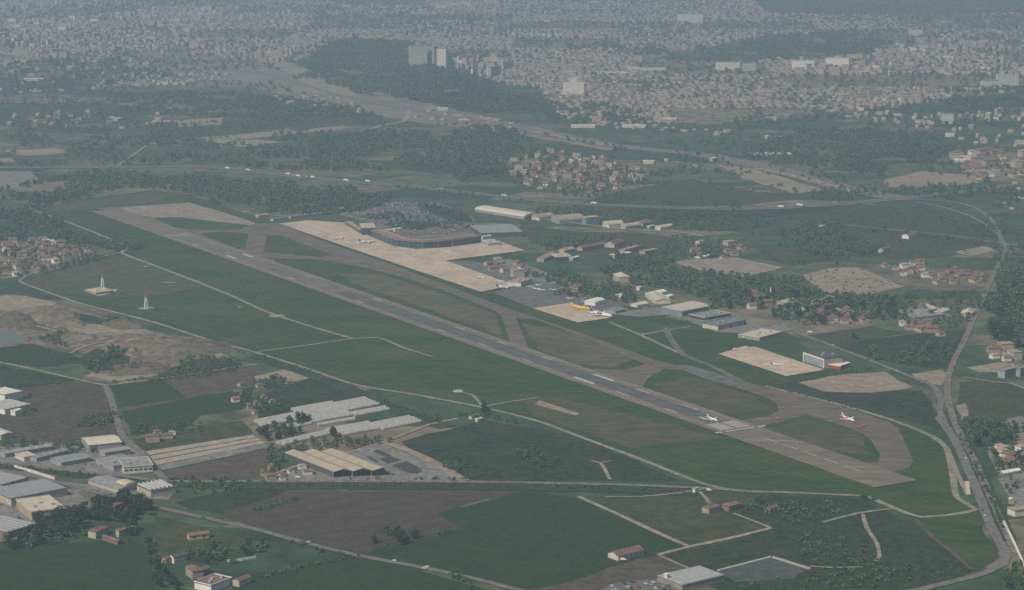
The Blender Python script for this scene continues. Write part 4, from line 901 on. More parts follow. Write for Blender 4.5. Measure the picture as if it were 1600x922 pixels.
for L, N, Rr, lb in [
 ((454,640),(486,662),(552,650), "largest plastic tunnel block, in the middle of the group"),
 ((516,632),(542,643),(594,633), "plastic tunnel block at the top right of the group"),
 ((546,646),(556,651),(610,641), "narrow plastic tunnel block in front of the top right one"),
 ((396,658),(408,668),(472,656), "plastic tunnel block behind the round trees at left"),
 ((494,664),(498,667),(556,657), "short narrow plastic tunnel row in front of the largest block"),
 ((508,672),(532,682),(598,670), "plastic tunnel block left half of the front row"),
 ((578,663),(600,672),(660,660), "plastic tunnel block right half of the front row"),
 ((430,692),(446,696),(520,679), "long plastic tunnel row nearest the zigzag depot"),
 ((440,667),(452,671),(488,664), "small tunnel row half hidden behind round trees"),
]: greenhouse(L, N, Rr, lb)

# radio masts
def mast(name, px, h, label, cap=True):
    r = root(name, P(*px), .4, label, "radio mast")
    base = MB(); base.box(-3, 3, -3, 3, 0, 1.2); part("footing", base, concrete, r)
    lat = MB(); H1 = h * .78; b0, b1 = 2.3, .9; nseg = 7
    c = lambda t, i: (((-1, -1), (1, -1), (1, 1), (-1, 1))[i % 4][0] * (b0 + (b1 - b0) * t), ((-1, -1), (1, -1), (1, 1), (-1, 1))[i % 4][1] * (b0 + (b1 - b0) * t), 1.2 + H1 * t)
    for i in range(4): lat.tube(c(0, i), c(1, i), .38, .30, 5)
    for k in range(nseg):
        for i in range(4):
            lat.tube(c(k / nseg, i), c((k + 1) / nseg, i + 1), .22, .22, 4); lat.tube(c((k + 1) / nseg, i), c((k + 1) / nseg, i + 1), .22, .22, 4)
            lat.tube(c(k / nseg, i + 1), c((k + 1) / nseg, i), .22, .22, 4)
    part("lattice", lat, steel, r)
    pf = MB(); pf.box(-1.8, 1.8, -1.8, 1.8, 1.2 + H1, 1.8 + H1, bottom=True); part("platform", pf, redp, r)
    tp = MB(); tp.tube((0, 0, 1.8 + H1), (0, 0, h * .93), .9, .7, 8); part("head", tp, redp, r)
    an = MB(); an.tube((0, 0, h * .93), (0, 0, h * 1.05), .25, .1, 5); part("antenna", an, steel, r)
mast("radio_mast", (228.5, 484), 24, "white lattice mast with red head standing alone in the grass")
mast("radio_mast", (160.5, 452), 24, "white lattice mast with red head beside a flat pale hut")
B("equipment_hut", "low flat pale hut at the foot of the left radio mast", "hut", (134,456), (150,461), (174,457), 3, 'flat', grey, pmat("tan_bright", ()))
BC("equipment_hut", "small white hut right of the pale mast hut", "hut", (180, 456), 4, 3, 10, 2.5, 'flat', white, white)
sheet("gravel_pad", [(128,455),(152,449),(182,456),(156,464)], GR["dirt"], 5, "gravel pad under the mast hut", "gravel patch", 1)
def chimney():
    r = root("chimney_tower", P(1204, 466), 0, "slim white chimney tower rising from the factory trees", "chimney")
    m = MB(); m.tube((0, 0, 0), (0, 0, 14), 1.8, 1.3, 10); part("shaft", m, white, r)
    c = MB(); c.tube((0, 0, 14), (0, 0, 15), 1.7, 1.7, 10); part("collar", c, concrete, r)
    t = MB(); t.tube((0, 0, 15), (0, 0, 17), .8, .4, 8); part("flue", t, white, r)
chimney()

# ------------------------------------------------------------------ aircraft
def aircraft(label, px, head_px, length, span, body, tailc, rear=False, ttail=False, cheat=None, group="aircraft on the ground", belly=None):
    p = P(*px); a, b = P(*head_px[0]), P(*head_px[1]); d = b - a
    r = root("airliner" if length > 22 else "small_jet", p, math.atan2(d.y, d.x), label, "airliner" if length > 22 else "jet", group)
    L = length; rad = L * .053; zc = rad * 1.0 + L * .045
    f = MB(); st = [(-.5, .10, .55), (-.40, .42, .36), (-.28, .85, .1), (-.15, 1, 0), (.08, 1, 0), (.30, 1, 0), (.40, .92, -.06), (.46, .66, -.16), (.49, .32, -.26), (.5, .06, -.30)]
    N = 12
    ring = lambda x, k, o: [(x * L, rad * k * math.cos(2 * math.pi * i / N), zc + rad * o + rad * k * math.sin(2 * math.pi * i / N)) for i in range(N)]
    rs = [ring(*s) for s in st]
    for A, C in zip(rs, rs[1:]):
        for i in range(N):
            j = (i + 1) % N; f.face([A[i], C[i], C[j], A[j]], 1 if (cheat and i in (1, 4, 0, 5) and -.2 < A[0][0] / L < .05) else 0)
    f.face(rs[0][::-1]); f.face(rs[-1]); fu = part("fuselage", f, [body, cheat or body], r)
    for pg in fu.data.polygons: pg.use_smooth = True
    hs = span / 2
    for sg in (-1, 1):
        w_ = MB(); x0 = -.02 * L if rear else .08 * L; ch = .17 * L; sw = .27 * hs * 1.25; z0 = zc - rad * .55; dz = hs * .09
        top = [(x0 + ch * .5, 0, z0), (x0 - ch * .5, 0, z0), (x0 - sw - ch * .32, sg * hs, z0 + dz), (x0 - sw, sg * hs, z0 + dz)]
        q = [(x, y, z + .35) for x, y, z in top]; lo = [(x, y, z - .1) for x, y, z in top]
        if sg < 0: q.reverse(); lo.reverse()
        q = q[::-1]; lo = lo[::-1]
        w_.face(q[::-1]); w_.face(lo)
        for i in range(4): w_.face([lo[i], lo[(i + 1) % 4], q[(i + 1) % 4], q[i]])
        part("wing", w_, body if body is yellowj else steel, r)
        t = MB(); zt = zc + rad * (.5 if not ttail else 0) + (L * .145 if ttail else 0); xt = -.44 * L - (L * .03 if ttail else 0); ts = hs * .36
        tp = [(xt + .045 * L, 0, zt), (xt - .04 * L, 0, zt), (xt - .085 * L, sg * ts, zt + .3), (xt - .04 * L, sg * ts, zt + .3)]
        t.face([(x, y, z + .25) for x, y, z in tp][::-sg]); t.face([(x, y, z) for x, y, z in tp][::sg]); part("tailplane", t, steel if tailc is not yellowj else yellowj, r)
        e = MB()
        if rear: e.tube((-.22 * L, sg * rad * 1.75, zc + rad * .35), (-.36 * L, sg * rad * 1.75, zc + rad * .35), rad * .5, rad * .38, 10)
        else: e.tube((x0 + ch * .55, sg * hs * .34, z0 - rad * .55), (x0 - ch * .15, sg * hs * .34, z0 - rad * .55), rad * .52, rad * .36, 10)
        part("engine", e, cheat or tailc if not rear else body, r)
        g = MB(); g.tube((-.02 * L, sg * rad * 1.1, 0), (-.02 * L, sg * rad * 1.1, z0), .45, .3, 6); part("main_gear", g, darkroof, r)
    g = MB(); g.tube((.38 * L, 0, 0), (.38 * L, 0, zc - rad * .7), .35, .25, 6); part("nose_gear", g, darkroof, r)
    v = MB(); zt = zc + rad * .6; fh = L * .15
    prof = [(-.32 * L, zt), (-.46 * L, zt), (-.52 * L, zt + fh), (-.455 * L, zt + fh)]
    for s in (-1, 1): v.face([(x, s * .22, z) for x, z in prof][::s])
    for i in range(4):
        (xa, za), (xb, zb) = prof[i], prof[(i + 1) % 4]; v.face([(xa, -.22, za), (xb, -.22, zb), (xb, .22, zb), (xa, .22, za)])
    part("fin", v, tailc, r)
    c = MB(); c.box(.455 * L, .478 * L, -rad * .45, rad * .45, zc + rad * .12, zc + rad * .36, bottom=True); part("cockpit_window", c, dark, r)
    return r
RW = ((272, 366), (1157, 673)); TX = ((1200, 612), (1390, 668))
aircraft("white jet with orange red middle rolling on the near taxiway loop", (1325, 657), ((1313,650),(1336,658.4)), 26, 19, white, pmat("pale_fin", (.66, .58, .42), .4, .05), cheat=pmat("orange_red_paint", (.55, .10, .03), .4, .05))
aircraft("white jet standing on the runway behind the threshold bars", (1113, 657), RW, 21, 16, white, white)
aircraft("white airliner with dark blue tail on the beige apron", (939, 495), ((918,490),(957,496.5)), 42, 33, white, navy, rear=True, ttail=True, cheat=navy)
aircraft("yellow cargo jet parked behind the dark tailed airliner", (908, 484), ((891,482),(924,486)), 34, 29, yellowj, yellowj)
aircraft("small white jet with dark tail alone on the square apron", (1215, 571.5), ((1205,571.5),(1224,571)), 19, 17, white, navy, rear=True, ttail=True)
aircraft("white jet on the long apron nearest the far taxiway", (530, 374.5), ((521,375.5),(538,373)), 26, 24, white, white)
aircraft("white airliner in front of the terminal's left end", (573.5, 380.5), ((561,381.5),(586,379)), 33, 28, white, pmat("faded_red_fin", (.45, .12, .08), .4, .05))
aircraft("white airliner with dark tail at the long apron's near tip", (789, 451.5), ((776,452.5),(800,450)), 31, 28, white, navy)
aircraft("white turboprop sized jet on the long apron's near half", (753, 435.5), ((746,436.5),(760,434.5)), 20, 20, white, white)
aircraft("small white jet left of the asphalt apron hut", (782, 440.8), ((777,441.5),(787,440.5)), 14, 14, white, white)
aircraft("small white jet in front of the terminal's middle", (653, 392), ((647,393),(658,390.5)), 16, 16, white, steel)
aircraft("small white jet before the terminal's right half", (690, 391.8), ((685,392.3),(695,391)), 13, 13, white, steel)
for i, (x, y) in enumerate([(829, 449), (842, 446.5), (846, 454), (866, 453.5), (891, 467.5), (838, 452), (1030, 357.5), (1046, 356.5)]):
    aircraft(["small white plane left in the grey apron's row", "small white plane farthest back on the grey apron", "white plane in the middle of the grey apron", "dull small plane at the right of the grey apron row",
              "small white plane beside the small grey shed", "tiny white plane in front on the grey apron", "white plane parked at the row's last vaulted shed, left", "white plane parked at the row's last vaulted shed, right"][i],
             (x, y), ((x - 5, y + .8), (x + 5, y - .4 + (i % 3) * .5)), 12.5, 13, white, steel, rear=True)

# ------------------------------------------------------------------ vehicles
def car_mesh(name, paint, L=4.5, W=1.85, van=False):
    mb = MB()
    mb.prism([(-L/2, .35), (L/2, .35), (L/2, .8), (L*.28, .92), (-L*.42, .95), (-L/2, .85)], -W/2, W/2, 0)
    if van: mb.prism([(-L*.48, .95), (L*.30, .95), (L*.18, 2.0), (-L*.47, 2.0)], -W/2 + .05, W/2 - .05, 0); mb.prism([(L*.19, 1.1), (L*.305, 1.1), (L*.21, 1.85), (L*.18, 1.85)], -W/2 + .1, W/2 - .1, 1)
    else: mb.prism([(-L*.40, .93), (L*.22, .90), (L*.06, 1.45), (-L*.28, 1.45)], -W/2 + .12, W/2 - .12, 1); mb.prism([(-L*.30, 1.451), (L*.08, 1.451), (L*.05, 1.5), (-L*.27, 1.5)], -W/2 + .15, W/2 - .15, 0)
    for x in (-L*.31, L*.31):
        for s in (-1, 1): mb.tube((x, s * (W/2 - .2), .33), (x, s * (W/2 + .02), .33), .33, .33, 8, 2)
    return mb.mesh(name, [paint, dark, asphaltp])
CARC = [("white", white), ("silver", pmat("silver_car", (.42, .43, .45), .35)), ("dark", pmat("dark_car", (.04, .045, .05), .3)), ("red", pmat("red_car", (.30, .03, .03), .35)), ("blue", pmat("blue_car", (.05, .09, .20), .35)), ("grey", pmat("grey_car", (.18, .18, .19), .35))]
CARM = [(c, car_mesh("car", m)) for c, m in CARC]; VANM = car_mesh("van", white, 5.8, 2.1, True)
def inside(poly, x, y):
    r = False; n = len(poly)
    for i in range(n):
        x1, y1 = poly[i]; x2, y2 = poly[i - 1]
        if (y1 > y) != (y2 > y) and x < (x2 - x1) * (y - y1) / (y2 - y1) + x1: r = not r
    return r
CAR_HOLES = [[(575,345),(612,345),(625,362),(590,366)], [(625,338),(672,342),(690,356),(640,360)], [(655,322),(735,335),(738,350),(700,345)]]
def park(poly, where, group, ang, maxn, holes=(), fill=.8, row=15.5):
    pts = [P(*p) for p in poly]; x0, x1 = min(p.x for p in pts), max(p.x for p in pts); y0, y1 = min(p.y for p in pts), max(p.y for p in pts)
    gp = [(p.x, p.y) for p in pts]; c = Vector(((x0 + x1) / 2, (y0 + y1) / 2, 0)); ca, sa = math.cos(ang), math.sin(ang); R = max(x1 - x0, y1 - y0)
    hg = [[(P(*p).x, P(*p).y) for p in h] for h in holes]
    spots = []
    v = -R
    while v < R:
        for dv in (0, 5.2):
            u = -R
            while u < R:
                x, y = c.x + u * ca - (v + dv) * sa, c.y + u * sa + (v + dv) * ca
                if inside(gp, x, y) and not any(inside(h, x, y) for h in hg) and random.random() < fill: spots.append((x, y))
                u += 2.7
        v += row
    random.shuffle(spots)
    for k, (x, y) in enumerate(spots[:maxn]):
        cn, me = random.choices(CARM, [3, 4, 5, 1, 2, 4])[0]
        o = obj("parked_car", me, None, (x, y, .75)); o.rotation_euler = (0, 0, ang + math.pi / 2 + random.choice((0, math.pi)))
        tag(o, f"{cn} car parked {where}", "car", f"{cn} {group}")
    return spots[maxn:]
rest = park(CP1, "in the car park inside the curved terminal", "cars in the terminal car park", R_(31), 150, CAR_HOLES, .16, 19)
park(CP2, "on the sandy car park beside the tree belt", "cars on the sandy car park", R_(25), 70, fill=.22)
park([(1405,486),(1430,481),(1470,492),(1440,500)], "at the garden centre", "cars at the garden centre", R_(20), 22, fill=.12)
park([(1090,505),(1105,496),(1150,492),(1160,498),(1110,506)], "behind the coloured doors warehouse", "cars behind the warehouse", R_(31), 12, fill=.25)

def mass(name, protos, inst, mats, label, cat, tints=None):
    """one mesh out of many transformed prototypes: protos = [(V, F(list of quads), mi)], inst rows = (k, x, y, z, rz, sx, sy, sz, tint)"""
    Vs, Fs, Ms, Ts = [], [], [], []; base = 0
    inst = np.asarray(inst, float)
    for k, (V, Fq, mi) in enumerate(protos):
        I = inst[inst[:, 0] == k]
        if not len(I): continue
        c, s = np.cos(I[:, 4])[:, None], np.sin(I[:, 4])[:, None]
        X = V[None, :, 0] * I[:, 5][:, None]; Y = V[None, :, 1] * I[:, 6][:, None]; Z = V[None, :, 2] * I[:, 7][:, None]
        W = np.stack([X * c - Y * s + I[:, 1][:, None], X * s + Y * c + I[:, 2][:, None], Z + I[:, 3][:, None]], -1).reshape(-1, 3)
        nv = len(V); fq = (Fq[None] + (np.arange(len(I)) * nv)[:, None, None] + base).reshape(-1, 4)
        Vs.append(W); Fs.append(fq); Ms.append(np.tile(mi, len(I))); Ts.append(np.repeat(I[:, 8], len(Fq))); base += nv * len(I)
    V = np.concatenate(Vs); Fq = np.concatenate(Fs); M_ = np.concatenate(Ms).astype(np.int32); T = np.concatenate(Ts).astype(np.float32)
    me = bpy.data.meshes.new(name); me.vertices.add(len(V)); me.vertices.foreach_set("co", V.astype(np.float32).ravel())
    me.loops.add(Fq.size); me.loops.foreach_set("vertex_index", Fq.astype(np.int32).ravel())
    me.polygons.add(len(Fq)); me.polygons.foreach_set("loop_start", np.arange(0, Fq.size, 4, dtype=np.int32)); me.polygons.foreach_set("loop_total", np.full(len(Fq), 4, np.int32))
    for m in mats: me.materials.append(m)
    me.polygons.foreach_set("material_index", M_)
    at = me.attributes.new("tint", 'FLOAT', 'FACE'); at.data.foreach_set("value", T)
    me.update(calc_edges=True); me.validate()
    o = obj(name, me); tag(o, label, cat, kind="stuff"); return o
def box_proto(hip=0.0):
    V = [(-.5,-.5,0),(.5,-.5,0),(.5,.5,0),(-.5,.5,0),(-.5,-.5,1),(.5,-.5,1),(.5,.5,1),(-.5,.5,1)]
    Fq = [(0,1,5,4),(1,2,6,5),(2,3,7,6),(3,0,4,7)]; mi = [0]*4
    if hip:
        V += [(-.3,0,1+hip),(.3,0,1+hip)]; Fq += [(4,5,9,8),(6,7,8,9),(5,6,9,9),(7,4,8,8)]; mi += [1]*4
        Fq[-2] = (5,6,9,5); Fq[-1] = (7,4,8,7)
        # keep quads proper: split end hips with an extra vertex at the eave middle
        V += [(.5,0,1),(-.5,0,1)]; Fq[-2] = (5,10,6,9); Fq[-1] = (7,11,4,8)
    else: Fq.append((4,5,6,7)); mi.append(1)
    return np.array(V, float), np.array(Fq), np.array(mi)
def car_stuff():
    V, Fq, mi = box_proto(); V2 = V * (4.4, 1.85, .75) + (0, 0, .3); V3 = V * (2.3, 1.6, .55) + (-.3, 0, 1.05)
    PV = np.concatenate([V2, V3]); PF = np.concatenate([Fq, Fq + 8]); pm = np.zeros(len(PF), int)
    m = tintmat("car_paint_mass", [(.04, .045, .05), (.10, .11, .13), (.30, .30, .30), (.16, .17, .17), (.12, .12, .13), (.05, .08, .14), (.22, .22, .22)], 'attr', .4)
    mass("parked_cars", [(PV, PF, pm)], [(0, x, y, .75, R_(121), 1, 1, 1, random.random()) for x, y in rest], [m], "rows of cars filling the terminal car park", "cars")
car_stuff()

def truck(px, ang, cabc, boxc, label, L=13):
    r = root("lorry", P(*px) + Vector((0, 0, 1.05)), ang, label, "lorry", "lorries on the motorway")
    m = MB(); m.box(-L/2, L/2 - 2.6, -1.25, 1.25, 1.0, 4.0, bottom=True); part("trailer", m, boxc, r)
    c = MB(); c.prism([(L/2 - 2.3, .6), (L/2, .6), (L/2, 2.0), (L/2 - .5, 3.2), (L/2 - 2.3, 3.2)], -1.2, 1.2); part("cab", c, cabc, r)
    for x in (-L*.36, -L*.27, L*.22, L*.42):
        for s in (-1, 1): w_ = MB(); w_.tube((x, s * .9, .5), (x, s * 1.28, .5), .5, .5, 8); part("wheel", w_, asphaltp, r)
TRK = [(450,273.5,white,white,"white lorry leading the motorway queue, left"), (458,276,redp,tanroof,"tan trailer lorry second in the motorway queue"), (466,276.6,white,white,"white lorry in the middle of the motorway queue"), (476,277.5,white,redp,"red trailer lorry in the motorway queue"), (488,278.6,redp,white,"white trailer lorry ending the motorway queue"),
 (541,283.5,white,white,"white lorry alone between queue and apron end"), (575,285,white,white,"white lorry on the motorway behind the far apron"), (690,297,white,grey,"grey lorry on the motorway behind the car park"), (356,264.5,white,white,"white lorry on the motorway above the far runway end"), (388,267.5,white,pale,"pale lorry right of the far runway end"),
 (928,319.5,white,white,"white lorry on the motorway behind the vaulted hangars"), (788,307.5,white,pale,"pale lorry on the motorway left of the vaulted hangars"), (1250,322.5,white,white,"white lorry on the motorway right of the meadow"), (1220,325,white,white,"small white lorry following on the right motorway")]
for x, y, a, b, lb in TRK: truck((x, y), R_(-35) + math.pi * (random.random() < .5), a, b, lb)
for i, (x, y) in enumerate([(641, 387.5), (646, 387.5), (654.5, 387.5)]):
    r = root("catering_truck", P(x, y) + Vector((0, 0, 1.1)), 1.2, ["white high box truck left of the terminal trio", "white high box truck in the middle of the terminal trio", "white high box truck right of the terminal trio"][i], "truck", "high box trucks at the terminal")
    m = MB(); m.box(-3, 3, -1.3, 1.3, 4.5, 7.2, bottom=True); part("box_body", m, white, r)
    c = MB(); c.box(-3.2, 4, -1.2, 1.2, .6, 1.6, bottom=True); c.box(2.4, 4.2, -1.2, 1.2, 1.6, 3.0); part("chassis", c, grey, r)
    l = MB(); l.tube((-2.5, 0, 1.6), (2.3, 0, 4.5), .25, .25, 5); l.tube((2.3, 0, 1.6), (-2.5, 0, 4.5), .25, .25, 5); part("scissor_lift", l, steel, r)
for i, (x, y) in enumerate([(1097,500.5),(1102,500.2),(1105,499.6),(1111,499),(1115,498.6),(1120,497.6),(1124,497)]):
    o = obj("parked_van", VANM, None, P(x, y) + Vector((0, 0, 1))); o.rotation_euler = (0, 0, R_(-59)); tag(o, "white van in the row behind the coloured doors warehouse", "van", "white vans behind the warehouse")
for x, y, lb in [(1193,520,"white van on the yard above the pale roofed shed"), (1165,529,"white van parked beside the flat pale roofed shed"), (430,747,"white van at the depot's left yard"), (466,748,"white van nearest the zigzag depot corner"), (1266,521,"white van at the edge of the tree belt road"), (1150,548,"white van at the square apron's far corner"), (1166,545.5,"white van right of the far corner of the square apron"), (1108,768,"white van on the perimeter track's lower bend"), (974,876.8,"white van in front of the long barn")]:
    o = obj("parked_van", VANM, None, P(x, y) + Vector((0, 0, 1))); o.rotation_euler = (0, 0, random.uniform(-.4, .6)); o.scale = (1.3, 1.3, 1.3) if y < 560 else (1, 1, 1); tag(o, lb, "van")

def traffic(pts, n, where):
    q = catmull([P(*p) for p in pts])
    for k in range(n):
        i = random.randrange(1, len(q) - 1); d = (q[i + 1] - q[i]).normalized(); sd_ = random.choice((-1, 1)); p = q[i] + Vector((-d.y, d.x, 0)) * sd_ * 2.2
        cn, me = random.choices(CARM, [5, 4, 2, 1, 1, 2])[0]
        o = obj("car", me, None, (p.x, p.y, 1.05)); o.rotation_euler = (0, 0, math.atan2(d.y, d.x) + (math.pi if sd_ > 0 else 0)); tag(o, f"{cn} car driving {where}", "car", f"{cn} cars driving {where}")
road("dirt_track", [(40,505),(80,516),(120,524),(170,520),(230,524),(290,535)], 7, GR["dirt"], 7.2, "winding haul track through the quarry", "track")
road("dirt_track", [(110,553),(140,540),(200,530),(250,528)], 5, GR["dirt"], 7.3, "short haul track above the quarry thicket", "track")
traffic([(60,747),(150,770),(240,792),(320,810),(400,828),(480,850),(560,869),(640,884),(720,900)], 9, "on the lower left country road")
traffic([(1478,668),(1490,685),(1500,705),(1515,740),(1530,775),(1545,815),(1560,845),(1572,868)], 6, "on the bending road at lower right")
traffic([(165,603),(175,628),(184,660),(192,682),(215,702),(240,732)], 2, "down the grey lane")
traffic([(1222,503),(1245,520),(1300,541),(1380,572),(1455,602)], 5, "on the road behind the hangars")
park([(935,925),(965,913),(1035,907),(1055,922)], "on the dark car park before the grey factory", "cars before the grey factory", R_(31), 18, fill=.3)
park([(100,715),(160,705),(200,722),(180,738),(120,735)], "between the grey works at lower left", "cars between the grey works", R_(20), 14, fill=.08)
# ------------------------------------------------------------------ spoil heaps of the quarry
def heap(px, rx, ry, h, mat, label, seed, name="spoil_heap"):
    h *= 1.5
    c = P(*px); mb = MB(); n, m = 20, 7
    pt = lambda i, k: (rx * (1 - k / m) * math.cos(2 * math.pi * i / n) * (1 + .25 * mnoise.noise(Vector((math.cos(2 * math.pi * i / n) * 1.5 + seed, math.sin(2 * math.pi * i / n) * 1.5, k * .3)))),
                       ry * (1 - k / m) * math.sin(2 * math.pi * i / n) * (1 + .25 * mnoise.noise(Vector((math.cos(2 * math.pi * i / n) * 1.5 + seed, math.sin(2 * math.pi * i / n) * 1.5, k * .3)))),
                       h * (math.sin(k / m * math.pi / 2)) * (1 + .2 * mnoise.noise(Vector((i * .7 + seed, k * .8, 0)))) - (.3 if k == 0 else 0))
    for k in range(m):
        for i in range(n):
            j = (i + 1) % n
            mb.face([pt(i, k), pt(j, k), pt(j, k + 1), pt(i, k + 1)] if k < m - 1 else [pt(i, k), pt(j, k), (0, 0, h)])
    o = obj(name, mb.mesh(name, mat), None, (c.x, c.y, 0)); o.rotation_euler = (0, 0, .5); tag(o, label, "earth heap")
for i, (px, rx, ry, h, lb) in enumerate([((20,503),38,60,9,"steep brown heap above the quarry pond"), ((75,494),50,70,8,"long brown heap behind the quarry hollow"), ((190,508),26,40,5,"pale sand heap at the quarry's upper edge"), ((238,540),75,70,8,"broad grey brown mound in the middle of the quarry"),
    ((300,545),60,60,7,"rounded brown mound at the quarry's right end"), ((120,528),30,40,4,"low sandy hump left of the dark bushes"), ((210,578),50,40,4,"low sandy hump at the quarry's lower edge"), ((105,508),30,30,5,"small dark heap in the middle of the quarry hollow"), ((212,512),14,16,4,"small orange sand pile beside the perimeter track")]):
    heap(px, rx, ry, h, GR["sand"] if i % 2 else gmat("quarry_brown", (.075, .058, .041), (.16, .125, .09), 12, (.08, .09, .045), 40), lb, i * 3.1)

# ------------------------------------------------------------------ trees
def crown_mesh(name, seed, shape, nclump, nleaf, leaf, low=False):
    """leaf sprays on several clumps; unit tree: height 1, radius about .4"""
    rg = np.random.default_rng(seed); V = []; Fq = []
    for c in range(nclump):
        if shape == 'tall': cz = .15 + .8 * (c + .5) / nclump; rr = .13 * (1 - abs(cz - .45) * .9); cx, cy = rg.normal(0, .03, 2); sz = .10
        elif shape == 'umbrella': a = rg.uniform(0, 6.28); d = .36 * math.sqrt(rg.uniform(0, 1)); cx, cy = d * math.cos(a), d * math.sin(a); cz = .82 - d * .15; rr = .17; sz = .10
        elif shape == 'bush': a = rg.uniform(0, 6.28); d = .42 * math.sqrt(rg.uniform(0, 1)); cx, cy = d * math.cos(a), d * math.sin(a); cz = .45 + rg.uniform(-.15, .15); rr = .26; sz = .25
        else: a = c * 2.4 + rg.uniform(-.4, .4); d = .24 * math.sqrt(rg.uniform(.1, 1)); cx, cy = d * math.cos(a), d * math.sin(a); cz = (.30 if not low else .20) + (.55 if not low else .6) * (c + .5) / nclump + rg.uniform(-.06, .06); rr = .21 * rg.uniform(.75, 1.2) * (1.1 - abs(cz - .55)); sz = .17
        for k in range(nleaf):
            n = rg.normal(0, 1, 3); n /= np.linalg.norm(n); p = np.array([cx, cy, cz]) + n * np.array([rr, rr, max(sz, rr * .75)]) * rg.uniform(.7, 1.08)
            nn = n * .8 + rg.normal(0, .45, 3); nn /= np.linalg.norm(nn); t = np.cross(nn, [.3, .5, .8]); t /= np.linalg.norm(t); b = np.cross(nn, t); s = leaf * rg.uniform(.6, 1.3)
            i0 = len(V); V += [p - t * s - b * s * .8, p + t * s * .9 - b * s, p + t * s + b * s * .7, p - t * s * .8 + b * s]; Fq.append((i0, i0 + 1, i0 + 2, i0 + 3))
    return np.array(V), np.array(Fq)
SHAPES = [('round', 8, 22, .062), ('round', 7, 22, .066), ('round', 9, 20, .06), ('tall', 9, 16, .05), ('umbrella', 9, 18, .06), ('bush', 7, 18, .10)]
def mesh_np(name, V, Fq, mat):
    me = bpy.data.meshes.new(name); me.from_pydata([tuple(v) for v in V], [], [tuple(f) for f in Fq]); me.materials.append(mat); me.update(); return me
TREE = []
for i, (sh, nc, nl, lf) in enumerate(SHAPES):
    V, Fq = crown_mesh("crown", 40 + i, sh, nc, nl, lf); cm = mesh_np("crown", V, Fq, M_LEAF)
    t = MB(); top = {'round': .5, 'tall': .6, 'umbrella': .78, 'bush': .35}[sh]
    t.tube((0, 0, -.02), (.01, .005, top), .028, .014, 6)
    for a in range(4):
        ang = a * 1.6 + i; t.tube((.008, .004, top * .7), (.2 * math.cos(ang) * (.3 if sh == 'tall' else 1), .2 * math.sin(ang) * (.3 if sh == 'tall' else 1), top * (1.15 if sh != 'umbrella' else 1.02)), .012, .005, 4)
    TREE.append((cm, t.mesh("trunk", M_BARK), sh))
LOW = []
for i, (sh, nc, nl, lf) in enumerate([('round', 6, 9, .085), ('round', 5, 10, .088), ('round', 6, 9, .082), ('tall', 5, 6, .065), ('umbrella', 6, 7, .08), ('bush', 5, 8, .12)]):
    V, Fq = crown_mesh("low", 80 + i, sh, nc, nl, lf, True); LOW.append((V, Fq, np.zeros(len(Fq), int)))

ALLT = []          # (x, y, height, shape, place, pxsize, spread)
def shape_pick(kind):
    return {'wood': lambda: random.choices([0, 1, 2, 4], [4, 4, 4, 1])[0], 'hedge': lambda: random.choices([0, 1, 5], [1, 1, 3])[0], 'bush': lambda: 5,
            'tall': lambda: random.choices([3, 0], [3, 1])[0], 'mix': lambda: random.choices([0, 1, 2, 3, 4, 5], [4, 4, 3, 2, 2, 2])[0], 'round': lambda: random.choice([0, 1, 2])}[kind]()
def add_tree(x, y, h, kind, place, spread=1.0):
    px, py, s = pix((x, y, 0))
    if not (-40 < px < 1640 and -10 < py < 990): return
    ALLT.append((x, y, h, shape_pick(kind), place, s * h, spread))
def wood(poly, sp, hr, kind, place, spread=1.0, fill=.9, clump=0.0, cap=9000):
    q = [P(*p) for p in poly]; dd = (sum(p.y for p in q) / len(q)) * .008; q = jitter(q, min(60, dd * 1.6), 30 + dd); g = [(p.x, p.y) for p in q]
    x0, x1 = min(p.x for p in q), max(p.x for p in q); y0, y1 = min(p.y for p in q), max(p.y for p in q)
    sp = max(sp, math.sqrt((x1 - x0) * (y1 - y0) / (cap * 2.0)))
    nx, ny = int((x1 - x0) / sp) + 1, int((y1 - y0) / sp) + 1
    for i in range(nx):
        for j in range(ny):
            x = x0 + (i + random.uniform(-.1, 1.1)) * sp; y = y0 + (j + random.uniform(-.1, 1.1)) * sp
            if random.random() > fill or not inside(g, x, y): continue
            if mnoise.noise(Vector((x * .009, y * .006, 3))) < (clump or (.24 if y > 4300 else 0)) - .5: continue
            if y > 3600 and mnoise.noise(Vector((x * .03, y * .02, 8))) < -.42: continue
            add_tree(x, y, random.uniform(*hr), kind, place, spread)
def hedge(pts, sp, hr, kind, place, width=4, fill=.85, spread=1.0):
    q = [P(*p) for p in pts]
    for a, b in zip(q, q[1:]):
        L = (b - a).length; d = (b - a).normalized(); n = Vector((-d.y, d.x, 0)); k = int(L / sp)
        for i in range(k):
            if random.random() > fill: continue
            p = a + d * (i + random.random()) * sp + n * random.uniform(-width, width)
            add_tree(p.x, p.y, random.uniform(*hr), kind, place, spread)

